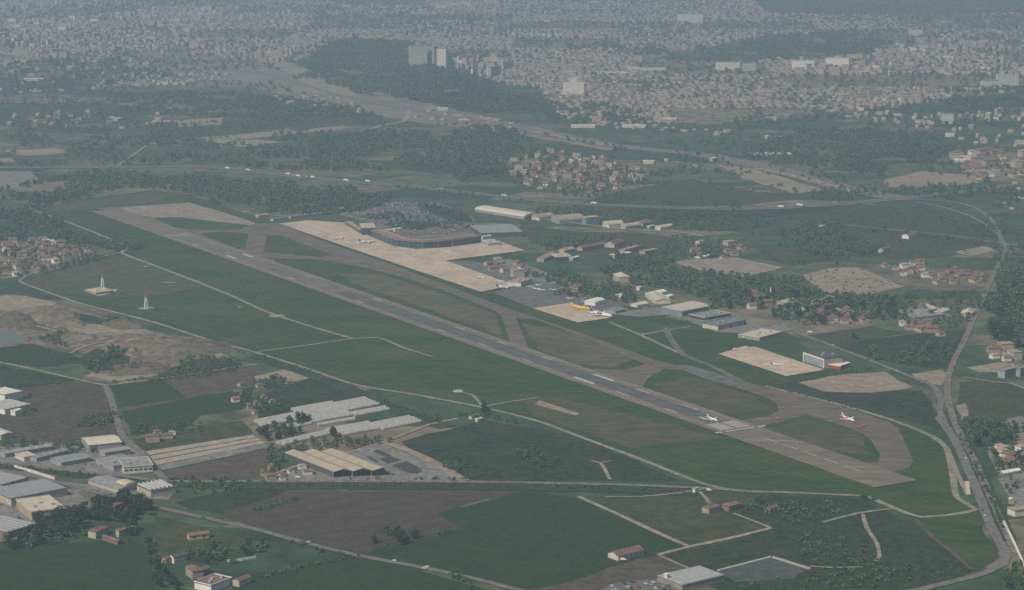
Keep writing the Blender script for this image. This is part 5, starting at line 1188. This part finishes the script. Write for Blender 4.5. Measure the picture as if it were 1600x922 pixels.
# near
wood([(60,845),(100,800),(150,782),(200,772),(226,782),(234,800),(230,845),(212,836),(200,818),(150,820),(110,838)], 9, (9, 14), 'wood', "in the dense dark wood beside the factories", 1.1)
wood([(-10,862),(20,846),(60,838),(110,836),(140,842),(60,852)], 8, (6, 9), 'round', "in the belt above the lower left green field", 1.2)
hedge([(232,848),(240,875),(250,922)], 7, (6, 9), 'round', "in the tall row along the lower left lane")
wood([(250,890),(275,884),(285,900),(280,925),(250,925)], 8, (8, 11), 'round', "in the dark thicket at the bottom of the lane")
wood([(275,868),(330,860),(365,858),(360,875),(310,884),(285,880)], 8, (5, 8), 'round', "in the copse behind the white house")
wood([(365,850),(420,842),(440,858),(400,872),(375,868)], 8, (6, 9), 'round', "in the copse below the country road")
hedge([(395,905),(440,896),(500,880),(570,868)], 6, (4, 6), 'hedge', "in the hedge below the country road")
hedge([(330,846),(345,850)], 6, (4, 6), 'hedge', "beside the long yellow house")
wood([(580,848),(592,848),(594,856),(582,858)], 9, (7, 9), 'round', "in the left clump on the ploughed field edge")
wood([(606,842),(622,840),(624,848),(608,850)], 9, (8, 10), 'round', "in the right clump on the ploughed field edge")
hedge([(590,857),(640,842),(722,828)], 6, (2.5, 4.5), 'bush', "in the low hedge between ploughed and green fields", 2)
hedge([(390,802),(425,791),(468,779)], 5, (4, 6), 'hedge', "in the hedge above the ploughed field")
wood([(692,900),(720,895),(738,912),(720,922),(700,915)], 7, (5, 7), 'round', "in the copse by the bottom stretch of the country road")
hedge([(440,845),(500,862),(560,876)], 7, (4, 6), 'hedge', "along the lower side of the country road", 5, .6)
hedge([(260,760),(420,759),(600,760),(760,760),(960,764),(1080,770)], 6, (3, 5), 'hedge', "in the hedge along the railway's near side", 3, .8)
hedge([(520,750),(640,750),(740,749)], 9, (3, 5), 'hedge', "in the small row before the zigzag depot", 1, .6)
wood([(262,756),(330,752),(400,756),(385,770),(300,775)], 9, (4, 7), 'hedge', "in the scrub beside the railway bend", fill=.6)
wood([(696,720),(726,722),(728,740),(702,742)], 7, (6, 8), 'round', "in the round copse right of the compost yard")
wood([(795,708),(850,700),(870,722),(840,738),(800,730)], 8, (5, 8), 'round', "in the scrub copse in the dark pasture", clump=.3)
hedge([(655,655),(700,652),(760,652),(820,662)], 7, (5, 8), 'round', "in the dark row below the perimeter track", 8)
hedge([(752,640),(758,650)], 4, (10, 13), 'tall', "in the dark cypress group beside the track")
hedge([(404,556),(480,580),(560,612),(640,644),(690,662)], 5, (2.5, 4.5), 'bush', "in the long hedge along the airfield ditch", 3, .85)
hedge([(240,508),(330,540),(400,558)], 6, (2, 3.5), 'bush', "in the scrub along the airfield fence", 3, .5)
wood([(400,664),(450,655),(490,662),(470,680),(440,690),(415,685)], 8, (7, 11), 'round', "in the round trees amid the plastic tunnels", fill=.55)
wood([(420,700),(470,690),(520,685),(600,682),(620,692),(560,700),(480,715),(430,735)], 9, (6, 9), 'round', "in the grove behind the zigzag depot", fill=.65)
hedge([(517,678),(528,684)], 4, (9, 12), 'tall', "in the tall pair before the tunnels")
hedge([(424,700),(428,745)], 6, (6, 9), 'round', "in the row left of the zigzag depot", 4)
wood([(385,598),(430,592),(450,602),(430,612),(395,612)], 8, (6, 9), 'round', "in the farmstead trees above the tunnels")
wood([(350,618),(395,615),(455,640),(420,650),(365,640)], 9, (5, 8), 'round', "among the red roofed farmstead", fill=.9)
wood([(125,560),(165,545),(195,555),(205,578),(170,585),(135,578)], 7, (6, 10), 'round', "in the dark thicket inside the quarry")
wood([(55,530),(75,522),(105,532),(112,542),(65,545)], 7, (5, 7), 'round', "in the bushes right of the quarry pond")
wood([(240,585),(300,563),(352,560),(360,572),(300,586),(250,594)], 7, (3, 5), 'bush', "in the dark scrub at the quarry's lower right")
wood([(95,485),(130,490),(185,502),(180,512),(120,502)], 8, (4, 7), 'bush', "in the scrub at the quarry's upper edge", fill=.6)
hedge([(-10,572),(60,585),(118,598)], 6, (3, 5), 'hedge', "in the hedge along the left farm road", 2, .7)
hedge([(0,605),(60,602),(118,595)], 6, (2.5, 4), 'bush', "in the hedge above the fallow field", 2, .8)
hedge([(175,598),(260,588),(340,575)], 8, (3, 5), 'bush', "in the hedge above the farm road fork", 2, .5)
wood([(112,655),(150,648),(180,652),(178,668),(135,666)], 8, (4, 7), 'hedge', "in the bushes beside the grey lane", fill=.7)
wood([(225,672),(280,664),(320,668),(280,680),(230,684)], 9, (3, 6), 'hedge', "in the scrub above the striped field", fill=.6)
wood([(-10,695),(60,695),(120,695),(150,715),(140,730),(110,722),(60,700),(0,706)], 9, (5, 8), 'round', "between the grey sheds at the left", fill=.5)
hedge([(-10,728),(80,738),(180,750),(260,762)], 7, (4, 6), 'hedge', "in the belt between railway and country road", 6, .7)
wood([(30,642),(50,640),(52,652),(36,652)], 7, (5, 7), 'round', "at the corner of the ridged roof factory")
wood([(-10,790),(30,810),(60,830),(20,828),(-10,815)], 8, (5, 8), 'round', "between the two lower left factories", fill=.7)
wood([(1085,792),(1110,786),(1170,784),(1230,790),(1225,805),(1165,805),(1130,808)], 8, (5, 8), 'round', "round the red roofed farm", fill=.7)
wood([(1215,785),(1300,790),(1340,800),(1270,815),(1215,822)], 9, (4, 7), 'hedge', "in the overgrown plot right of the farm", fill=.55)
wood([(1080,860),(1180,845),(1260,835),(1350,850),(1370,880),(1300,900),(1270,880),(1210,865),(1120,885)], 10, (3, 6), 'hedge', "in the dark scrub round the grey basin", fill=.75, clump=.40)
wood([(1270,890),(1400,880),(1480,895),(1380,925),(1150,925),(1160,912)], 10, (3, 6), 'hedge', "in the scrub along the bottom right", fill=.7, clump=.36)
wood([(1380,800),(1440,815),(1520,850),(1540,885),(1470,890),(1390,860)], 12, (2.5, 5), 'hedge', "in the scrub beside the bending road", fill=.6, clump=.42)
hedge([(1353,777),(1362,785)], 3, (6, 8), 'round', "in the dark clump at the perimeter track's corner", 6)
wood([(1505,665),(1560,655),(1590,668),(1600,700),(1560,740),(1530,720),(1515,690)], 9, (6, 10), 'round', "in the lower right grove beside the railway", fill=.75)
wood([(1555,725),(1610,735),(1610,790),(1575,775),(1560,750)], 10, (5, 8), 'round', "around the right hand yards", fill=.5)
hedge([(1500,680),(1530,740),(1560,800),(1575,840)], 8, (4, 6), 'hedge', "in the row between railway and bending road", 3, .7)
wood([(1555,905),(1580,880),(1610,890),(1610,930),(1560,930)], 8, (5, 8), 'round', "in the corner grove at the bottom right")
wood([(1380,545),(1430,537),(1500,535),(1490,562),(1470,575),(1430,575),(1372,560)], 10, (6, 10), 'wood', "in the thicket left of the railway", fill=.85)
hedge([(1300,586),(1340,580),(1385,572)], 6, (3, 4.5), 'hedge', "in the hedge behind the bare triangle", 2)
hedge([(1330,528),(1338,531)], 4, (9, 11), 'round', "standing as the big round tree in the stubble field", 2, 1)
hedge([(1010,560),(1060,580),(1100,590)], 9, (1.5, 2.5), 'bush', "along the fresh asphalt", 2, .3)
hedge([(1200,604),(1290,628),(1390,655)], 8, (2, 3.5), 'bush', "in the ditch scrub along the taxiway loop", 2, .7)
# airport surroundings
wood([(830,430),(880,425),(910,445),(900,452),(850,440)], 10, (7, 11), 'wood', "in the grove behind the grey apron", fill=.8)
wood([(900,445),(950,450),(985,458),(1000,470),(985,478),(955,470),(915,462)], 10, (7, 11), 'wood', "in the grove left of the pale warehouse", fill=.85)
wood([(950,402),(1010,400),(1050,418),(1110,432),(1180,436),(1260,438),(1290,460),(1380,465),(1410,480),(1400,500),(1340,500),(1270,510),(1225,500),(1190,485),(1140,480),(1110,472),(1040,458),(1000,452),(960,440),(930,425)], 12, (9, 13), 'wood', "in the broad tree belt behind the hangars", fill=.92)
wood([(1410,470),(1500,455),(1540,440),(1520,480),(1500,510),(1430,520),(1390,505)], 14, (7, 11), 'wood', "in the trees around the garden centre", fill=.5)
wood([(1542,472),(1570,432),(1610,425),(1610,548),(1560,545),(1530,520)], 9, (9, 13), 'wood', "in the dense forest right of the railway", fill=.95)
wood([(840,378),(880,372),(930,372),(1000,385),(1060,390),(1040,405),(960,380),(900,388),(850,392)], 12, (7, 10), 'mix', "among the camp buildings below the beige road", fill=.85)
wood([(1040,372),(1150,380),(1180,395),(1120,402),(1060,400),(1030,390)], 13, (7, 10), 'wood', "in the grove above the gravel lot", fill=.85)
wood([(575,342),(640,336),(700,340),(735,352),(690,358),(620,358),(590,352)], 11, (6, 9), 'mix', "on the planted islands of the terminal car park", fill=.62, clump=.38)
wood([(655,320),(690,318),(735,334),(742,346),(700,340)], 11, (6, 9), 'mix', "on the right planted bank of the car park", fill=.55)
wood([(1195,362),(1250,352),(1300,350),(1335,372),(1390,392),(1350,405),(1280,402),(1215,382)], 12, (9, 13), 'wood', "in the big dark copse below the motorway", fill=.95)
hedge([(1240,412),(1310,405),(1390,398)], 9, (6, 9), 'wood', "in the row above the sandy car park", 6, .8)
hedge([(860,332),(960,338),(1080,345),(1180,352)], 10, (6, 9), 'wood', "in the belt behind the vaulted hangars", 25, 1)
wood([(840,325),(960,330),(1100,335),(1200,345),(1180,362),(1060,356),(930,342),(860,335)], 13, (7, 10), 'wood', "in the belt between motorway and vaulted hangars", fill=.7)
# mid distance
wood([(-10,345),(50,335),(120,360),(188,386),(175,398),(120,380),(60,376),(-10,380)], 12, (9, 13), 'wood', "in the wood above the left village", fill=.95)
wood([(-10,380),(60,376),(150,388),(150,405),(60,430),(-10,438)], 13, (6, 9), 'wood', "in the gardens of the left village", fill=.7)
wood([(90,415),(150,398),(165,405),(110,420)], 11, (6, 9), 'wood', "at the right edge of the left village")
wood([(-10,300),(60,288),(150,270),(260,272),(400,282),(500,292),(580,300),(596,316),(560,330),(500,335),(420,330),(330,312),(290,302),(240,294),(110,310),(50,325),(-10,342)], 14, (9, 13), 'wood', "in the long wood behind the far runway end", 1.15, fill=.95)
wood([(370,255),(480,222),(600,205),(720,200),(820,206),(835,230),(790,262),(740,276),(640,268),(520,264),(430,268)], 15, (9, 14), 'wood', "in the great wood beyond the motorway", 1.2)
wood([(840,300),(900,306),(1000,316),(1130,322),(1160,316),(1000,302),(900,296)], 14, (7, 10), 'wood', "beside the motorway", fill=.6)
wood([(785,250),(860,235),(960,245),(1020,275),(980,300),(880,306),(805,292)], 15, (7, 11), 'mix', "in the gardens of the middle town", fill=.85)
wood([(980,275),(1060,262),(1130,270),(1100,285),(1020,292)], 14, (7, 10), 'wood', "right of the middle town", fill=.7)
wood([(1150,240),(1200,215),(1300,200),(1400,205),(1490,220),(1510,245),(1420,262),(1340,272),(1240,262)], 16, (9, 13), 'wood', "in the dark wood left of the right hand town", 1.2)
wood([(1380,295),(1500,290),(1610,300),(1610,330),(1540,325),(1440,308)], 15, (7, 11), 'wood', "beside the motorway junction", fill=.65, clump=.3)
wood([(1300,300),(1390,298),(1370,312),(1280,318)], 15, (7, 10), 'wood', "in the copse left of the junction", fill=.7)
wood([(1500,360),(1545,340),(1560,365),(1540,372)], 13, (7, 10), 'wood', "inside the junction loop", fill=.6)
wood([(1570,395),(1610,385),(1610,425),(1560,425)], 13, (7, 10), 'wood', "behind the bend of the railway", fill=.6)
hedge([(1340,362),(1450,370),(1560,384)], 10, (5, 8), 'wood', "along the straight road below the junction", 5, .8)
hedge([(620,292),(760,310),(850,322)], 12, (6, 9), 'wood', "along the motorway behind the car park", 10, .8)
hedge([(600,200),(720,195),(860,215),(1000,238),(1150,258)], 15, (8, 11), 'wood', "along the far railway", 18, .6, 1.2)
wood([(0,215),(120,205),(260,212),(330,228),(180,240),(60,248),(-10,240)], 18, (8, 12), 'wood', "in the far left woods", 1.2, fill=.5, clump=.4)
wood([(220,225),(420,225),(500,215),(440,250),(280,256),(140,256)], 17, (8, 12), 'wood', "in the woods beyond the motorway at left", 1.2, fill=.55, clump=.45)
wood([(160,150),(300,140),(420,150),(600,180),(560,190),(420,190),(260,180),(180,172)], 19, (9, 13), 'wood', "in the hazy woods below the rail yards", 1.3, fill=.75, clump=.4)
wood([(470,98),(510,70),(560,64),(640,66),(690,88),(708,112),(770,136),(835,156),(830,172),(760,178),(690,170),(600,152),(530,138),(485,120)], 21, (11, 16), 'wood', "on the hazy wooded hill", 1.35, fill=.92)
wood([(760,150),(900,160),(1000,178),(1010,195),(880,195),(800,180)], 21, (10, 14), 'wood', "in the far park right of the hill", 1.3, fill=.75, clump=.35)
wood([(1180,60),(1320,48),(1400,70),(1330,90),(1230,98),(1150,85)], 24, (11, 15), 'wood', "in the far park behind the white slabs", 1.4, fill=.8, clump=.3)
wood([(930,68),(1050,62),(1160,85),(1130,100),(1000,92)], 24, (11, 15), 'wood', "in the far strip of green in the city", 1.4, fill=.6, clump=.4)
wood([(1460,140),(1610,138),(1610,180),(1500,178),(1440,165)], 21, (10, 14), 'wood', "in the far right park", 1.3, fill=.75, clump=.3)
wood([(1130,190),(1240,178),(1330,170),(1340,182),(1220,200)], 20, (9, 13), 'wood', "along the edge of the far right city", 1.3, fill=.5, clump=.4)
wood([(0,95),(120,85),(200,95),(140,120),(20,130)], 24, (10, 14), 'wood', "in the far left city gardens", 1.4, fill=.4, clump=.5)
# street trees all through the city
wood([(-10,0),(1610,0),(1610,200),(1150,180),(900,120),(470,60),(420,110),(-10,150)], 27, (8, 14), 'wood', "scattered through the far city", 1.3, fill=.5, clump=.30, cap=30000)
wood([(0,120),(420,130),(620,190),(560,240),(300,262),(-10,262)], 23, (7, 11), 'mix', "scattered over the far left plain", 1.3, fill=.6, clump=.40)
wood([(1000,200),(1600,190),(1610,300),(1350,310),(1100,300)], 24, (7, 11), 'mix', "scattered over the far right plain", 1.3, fill=.5, clump=.42)
wood([(1050,330),(1600,330),(1540,420),(1250,420)], 26, (5, 9), 'mix', "scattered over the right hand meadows", fill=.3)

ALLT.sort(key=lambda t: -t[5])
ADJ = {0: "rounded", 1: "spreading", 2: "full", 3: "slim tall", 4: "flat topped", 5: "low bushy"}
NT = 300
cnt = {}
vis = [t for t in ALLT if t[5] > 0]
heroes, restT = [], []
for t in vis:
    px, py, s = pix((t[0], t[1], 0))
    (heroes if len(heroes) < NT and 0 < px < 1600 and py < 930 else restT).append(t)
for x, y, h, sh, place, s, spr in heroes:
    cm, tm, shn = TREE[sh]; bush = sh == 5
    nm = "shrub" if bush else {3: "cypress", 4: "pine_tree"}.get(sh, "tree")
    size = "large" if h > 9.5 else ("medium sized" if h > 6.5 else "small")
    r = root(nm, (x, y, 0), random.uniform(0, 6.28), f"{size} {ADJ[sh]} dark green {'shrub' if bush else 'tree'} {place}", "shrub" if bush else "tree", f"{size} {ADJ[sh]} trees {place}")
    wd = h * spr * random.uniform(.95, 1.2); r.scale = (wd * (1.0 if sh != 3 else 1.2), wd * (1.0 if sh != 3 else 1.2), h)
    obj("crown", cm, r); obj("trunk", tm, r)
print("TREES", len(ALLT), "hero min px", heroes[-1][5])
mass("woodland", LOW, [(sh, x, y, 0, random.uniform(0, 6.28), h * spr * 1.15, h * spr * 1.15, h, random.random()) for x, y, h, sh, place, s, spr in restT], [M_LEAF_A], "dark green woods, hedges and garden trees spread over the plain", "woodland")

# ------------------------------------------------------------------ houses of the villages (single things) and the far city
def house_proto(name, wx, dy, h, roof, wm, rm):
    r = root(name, (0, 0, -500), 0, "x", "house"); mk_ = make_building(name, "x", "house", Vector((0, 0, 0)), 0, wx, dy, h, roof, wm, rm)
    out = [(c.name.split(".")[0], c.data) for c in mk_.children]
    for _, me in out:
        for v in me.vertices: v.co.x -= wx / 2; v.co.y -= dy / 2
    for c in list(mk_.children):
        for g in list(c.children): bpy.data.objects.remove(g)
        bpy.data.objects.remove(c)
    bpy.data.objects.remove(mk_); bpy.data.objects.remove(r)
    return out
HP = [("cream tile roofed house", house_proto("house", 12, 10, 6, 'hip', cream, tile)), ("pink tile roofed house", house_proto("house", 14, 10, 6.5, 'gable', pink, tile)),
      ("pale brown roofed house", house_proto("house", 11, 9, 6, 'gable', pale, rusty)), ("white tan roofed house", house_proto("house", 12, 9, 6, 'hip', white, tanroof)), ("long yellow house", house_proto("house", 18, 9, 6, 'gable', yellowp, tile)),
      ("flat roofed beige flats", house_proto("house", 16, 12, 10, 'flat', cream, tanroof)), ("hip roofed pink flats", house_proto("house", 18, 12, 10, 'hip', pink, tile))]
HW = {'red': [5, 5, 3, 1, 2, 0, 0], 'mix': [4, 4, 3, 3, 2, 2, 1], 'town': [4, 4, 2, 2, 2, 4, 4]}
def village(poly, n, style, place, ang, mind=17, sc=(.85, 1.2)):
    q = [P(*p) for p in poly]; g = [(p.x, p.y) for p in q]; x0, x1 = min(p.x for p in q), max(p.x for p in q); y0, y1 = min(p.y for p in q), max(p.y for p in q)
    pts = []; tries = 0
    while len(pts) < n and tries < n * 60:
        tries += 1; x, y = random.uniform(x0, x1), random.uniform(y0, y1)
        if inside(g, x, y) and all((x - a) ** 2 + (y - b) ** 2 > mind ** 2 for a, b in pts): pts.append((x, y))
    for x, y in pts:
        k = random.choices(range(len(HP)), HW[style])[0]; dsc, parts = HP[k]; s = random.uniform(*sc)
        u, v = (x - x0) / (x1 - x0 + 1), (y - y0) / (y1 - y0 + 1)
        pos = (["left", "middle", "right"][min(2, int(u * 3))], ["near", "central", "far"][min(2, int(v * 3))])
        lb = f"{'large' if s > 1.03 else 'small'} {dsc}, {pos[1]} {pos[0]} of {place}".replace("the smallholding beside the striped field", "the striped field smallholding").replace("the group right of the white chimney", "the white chimney's right group").replace("the red roofed row behind the fields", "the row behind the fields")
        r = root("house" if k < 5 else "block_of_flats", (x, y, 0), ang + random.choice((0, math.pi / 2)) + random.gauss(0, .12), lb, "house" if k < 5 else "flats", lb)
        r.scale = (s, s, s)
        for nm, me in parts:
            if nm in ("wall", "roof"): obj(nm, me, r)
village([(0,380),(60,376),(140,388),(145,402),(60,428),(0,436)], 46, 'red', "the left village", .4)
village([(790,256),(850,238),(950,246),(1015,272),(975,298),(880,303),(808,288)], 92, 'town', "the middle town", -.2, 26, (.85, 1.15))
village([(1278,490),(1340,488),(1372,496),(1340,508),(1290,506)], 14, 'red', "the red roofed row behind the fields", .2, 13)
village([(1442,432),(1500,424),(1536,430),(1520,444),(1460,446)], 18, 'red', "the hamlet above the garden centre", .3, 15)
village([(1408,508),(1450,505),(1482,516),(1470,526),(1415,520)], 9, 'mix', "the group below the garden centre", .2, 14)
village([(1510,578),(1560,540),(1600,555),(1600,575)], 7, 'mix', "the group right of the railway", .2, 15)
village([(1380,418),(1460,408),(1440,432),(1395,432)], 9, 'red', "the group right of the sandy car park", .2, 15)
village([(1556,700),(1606,705),(1606,730),(1570,730)], 7, 'mix', "the right edge yards", .5, 12)
village([(370,600),(400,598),(420,612),(438,648),(400,650),(365,635)], 9, 'red', "the farmstead above the plastic tunnels", .5, 16, (.6, .85))
village([(400,738),(470,730),(495,742),(480,752),(405,752)], 8, 'red', "the hamlet left of the zigzag depot", .3, 13, (.6, .85))
village([(1165,470),(1180,462),(1200,478),(1195,488),(1170,484)], 5, 'red', "the group below the white chimney", .3, 14)
village([(1230,470),(1300,468),(1340,480),(1280,488),(1235,486)], 9, 'mix', "the group right of the white chimney", .3, 14)
village([(745,415),(800,408),(830,420),(820,438),(780,428)], 10, 'mix', "the service yard behind the long apron", .5, 14)
village([(1050,400),(1150,385),(1190,400),(1120,406)], 7, 'mix', "the group above the gravel lot", .3, 18)
village([(230,680),(275,672),(285,684),(240,692)], 4, 'mix', "the smallholding beside the striped field", .3, 12, (.6, .8))
village([(1490,243),(1600,235),(1600,275),(1540,285),(1500,268)], 30, 'town', "the right hand town", .2, 24, (1.1, 1.6))
village([(30,182),(180,172),(175,192),(40,205)], 14, 'red', "the far left red roofed hamlet", .2, 24, (1.1, 1.5))

# far city: masses of blocks; the largest ones are things of their own
def district(x, y):
    return mnoise.cell(Vector((x / 420, y / 520, 1))), mnoise.cell(Vector((x / 420, y / 520, 5))), mnoise.cell(Vector((x / 900, y / 900, 9)))
CITY = []
def city(poly, sp, dens, hr, big, hole=()):
    q = [P(*p) for p in poly]; g = [(p.x, p.y) for p in q]; hg = [[(P(*p).x, P(*p).y) for p in h] for h in hole]
    x0, x1 = min(p.x for p in q), max(p.x for p in q); y0, y1 = min(p.y for p in q), max(p.y for p in q)
    for i in range(int((x1 - x0) / sp) + 1):
        for j in range(int((y1 - y0) / sp) + 1):
            cx, cy = x0 + (i + .5) * sp, y0 + (j + .5) * sp
            d1, d2, d3 = district(cx, cy)
            dn = dens * (.45 + .85 * d1) * (1 if mnoise.noise(Vector((cx / 330, cy / 400, 7))) > -.28 else .25)
            if random.random() > dn: continue
            a = d2 * 1.57; x = cx + random.uniform(-.35, .35) * sp; y = cy + random.uniform(-.35, .35) * sp
            if not inside(g, x, y) or any(inside(h, x, y) for h in hg): continue
            px, py, s = pix((x, y, 0))
            if not -30 < px < 1630: continue
            tall = random.random() < big * (.4 + 1.2 * d3)
            h = random.uniform(hr[0], hr[1]) * (1 + .35 * d3) * (random.uniform(1.2, 1.9) if tall else .8)
            wx = random.choice((9, 11, 13, 17, 24, 32)) * random.uniform(.85, 1.15) * (1.5 if tall else 1); dy = random.uniform(8, 13)
            CITY.append((x, y, wx, dy, h, a + random.choice((0, 1.5708)), s * math.sqrt(wx * h), px, py, tall))
HILL = [(470,98),(510,70),(560,64),(640,66),(690,88),(708,112),(770,136),(835,156),(830,172),(760,178),(690,170),(600,152),(530,138),(485,120)]
PARK = [(1180,60),(1320,48),(1400,70),(1330,90),(1230,98),(1150,85)]
RAIL = [(180,78),(430,98),(560,140),(660,165),(660,178),(540,155),(400,122),(180,90)]
city([(-20,-8),(1150,-8),(1200,20),(1180,60),(1000,95),(850,140),(790,132),(715,108),(700,80),(560,60),(490,68),(440,100),(300,92),(160,80),(-20,110)], 23, .80, (9, 15), .15, (HILL, RAIL))
city([(830,100),(1000,92),(1200,95),(1400,80),(1610,60),(1610,140),(1450,160),(1300,178),(1100,195),(1000,185),(860,160)], 22, .74, (7, 13), .13, (PARK,))
city([(1150,20),(1400,25),(1610,20),(1610,60),(1400,80),(1180,58)], 26, .5, (8, 13), .12, (PARK,))
city([(860,160),(1150,195),(1130,212),(1000,205),(880,190)], 24, .40, (6, 10), .04)
city([(-20,110),(160,82),(300,95),(420,112),(300,130),(140,140),(-20,150)], 26, .42, (6, 10), .05, (RAIL,))
city([(400,150),(520,150),(600,172),(520,182)], 26, .4, (6, 9), .02)
city([(1300,178),(1610,178),(1610,232),(1500,225),(1450,205)], 26, .34, (6, 10), .05)
city([(640,185),(840,208),(800,190),(660,172)], 28, .3, (6, 9), .03)
city([(0,180),(190,170),(330,178),(280,230),(60,240),(-20,235)], 30, .16, (6, 8), .0)
city([(1000,250),(1130,250),(1130,262),(1010,270)], 26, .25, (6, 8), .0)
city([(1560,290),(1610,280),(1610,400),(1580,380)], 26, .2, (6, 8), .0)
CITY.sort(key=lambda c: -c[6])
AP = [("cream", house_proto("flats", 30, 12, 15, 'flat', cream, beige_roof)), ("pinkish", house_proto("flats", 30, 12, 15, 'flat', pink, tanroof)), ("pale", house_proto("flats", 30, 12, 15, 'flat', pale, roofgrey)), ("tan", house_proto("flats", 30, 12, 15, 'flat', pmat("tan_render", ()), tanroof))]
def quarter(px, py):
    a = ("left of the wooded hill" if px < 240 else "above the left rail yards" if px < 480 else "beyond the wooded hill" if px < 700 else "right behind the wooded hill" if px < 900 else "in the middle city" if px < 1060 else "left of the white slabs" if px < 1230 else "behind the white slabs" if px < 1400 else "at the far right")
    b = "near the horizon" if py < 35 else "halfway to the horizon" if py < 80 else "at the city's middle depth" if py < 130 else "at the city's front edge"
    return a, b
hero_c = [c for c in CITY if 0 < c[7] < 1600 and c[8] > 2][:300]; hs = set(id(c) for c in hero_c)
for (x, y, wx, dy, h, a, s, px, py, tall) in hero_c:
    cn, parts = random.choice(AP); q1, q2 = quarter(px, py)
    lb = f"{'tall' if h > 26 else 'mid height'} {cn} flats {q1}, {q2}"
    r = root("apartment_block", (x, y, 0), a, lb, "apartment block", lb); r.scale = (wx / 30, dy / 12, h / 15)
    for nm, me in parts:
        if nm in ("wall", "roof"): obj(nm, me, r)
print("CITY", len(CITY))
mass("city_buildings", [box_proto(0), box_proto(.28)], [(0 if (c[9] or random.random() < .4) else 1, c[0], c[1], 0, c[5], c[2], c[3], c[4], random.random()) for c in CITY if id(c) not in hs], [M_WALL_A, M_ROOF_A], "countless small roofs and blocks of the hazy city", "city")

# landmark slabs and far sheds
def slab(x0, x1, yb, hpx, deg, wm, rm, label, dy=14, name="apartment_tower", cat="apartment block", **k):
    p = P((x0 + x1) / 2, yb); s = pix(p)[2]; a = R_(deg); wx = (x1 - x0) / s / max(.3, math.cos(a)) - dy * abs(math.tan(a)) * .5
    BC(name, label, cat, ((x0 + x1) / 2, yb), max(wx, 6), dy, deg, hpx / s, 'flat', wm, rm, **k)
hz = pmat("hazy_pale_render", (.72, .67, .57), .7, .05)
slab(639, 667, 104, 33, 12, pmat("grey_balconies", (.42, .41, .37)), roofgrey, "broad grey tower block on the wooded hill", 16)
slab(667, 683, 103, 30, -50, grey, roofgrey, "grey tower block between the two pale hill towers", 14)
slab(683, 699, 107, 31, -20, pale, roofgrey, "pale tower block right on the wooded hill", 16)
slab(1237, 1271, 110, 15, -8, hz, pale, "left one of two bright white slab blocks", 14); slab(1290, 1326, 106, 15, -10, hz, pale, "right one of two bright white slab blocks", 14)
slab(880, 914, 148, 18, -8, pale, pale, "stepped pale complex right of the hill park", 30, win=None)
slab(890, 902, 146, 24, -8, pale, pale, "higher core of the stepped pale complex", 14)
slab(1532, 1560, 138, 12, 12, pale, tanroof, "lower left part of the pale right hand slab", 14); slab(1556, 1591, 136, 19, 10, pale, pale, "high pale slab at the far right", 14)
slab(1472, 1490, 193, 15, -12, pmat("grey_balconies", ()), roofgrey, "grey cubic block in the right hand trees", 18)
slab(1450, 1485, 94, 8, 6, hz, tanroof, "long low pale slab at the far right city", 14)
slab(20, 45, 91, 15, 8, cream, tanroof, "cream tower pair at the far left", 14)
slab(1118, 1156, 109, 12, -6, pale, tanroof, "long pale slab left of the two white slabs", 14); slab(1160, 1181, 111, 12, -4, cream, tanroof, "cream block beside the long pale slab", 14)
slab(990, 1003, 97, 10, 0, cream, tanroof, "lone cream tower in the middle city", 14)
slab(1058, 1098, 36, 14, -4, pale, tanroof, "pale horizon block right of centre", 14); slab(1505, 1520, 74, 12, 10, cream, tile, "cream block among the far right roofs", 14)
slab(1420, 1441, 56, 10, 6, pale, tanroof, "pale block left of the far right roofs", 14); slab(925, 940, 190, 8, -5, pink, tanroof, "pinkish block beside the far railway", 14)
for x0, x1, yb, lb in [(892,930,199,"long tan warehouse beside the far railway"), (972,1010,199,"white warehouse roofs right of the tan one"), (1036,1058,188,"bright white far warehouse strip"), (28,68,126,"white warehouse in the far left haze"), (228,256,74,"pale far warehouse below the left horizon"), (297,323,74,"thin bright far warehouse right of its twin"),
      (246,268,132,"white shed roof in the far left fields, first"), (268,290,132,"white shed roof in the far left fields, second"), (1196,1212,187,"white warehouse at the edge of the right city"), (1338,1350,172,"tiny bright shed in the right city"), (1196,1222,216,"long pale shed left of the dark wood"), (1500,1516,248,"pale round works in the right hand town"), (112,130,67,"pale roof in the left city"), (917,980,116,"long pale warehouse in the middle city"), (980,1040,110,"bright roofs row in the middle city"),
      (805,885,57,"pale long roof strip near the middle horizon"), (684,700,172,"bright tan works by the far railway"), (1170,1240,243,"long pale roof on the plain left of the dark wood"), (1490,1530,253,"pale halls of the right hand town"), (880,910,253,"white hall above the middle town"), (1005,1022,255,"tiny white hall right of the middle town")]:
    slab(x0, x1, yb, 3.0, random.uniform(-14, 6), pale, pmat("bright_far_roof", (.62, .57, .48)), lb, 26, "warehouse", "warehouse")

# every building that is a copy keeps its own label; nothing hidden, nothing else to do
print("OBJECTS", len(bpy.data.objects))
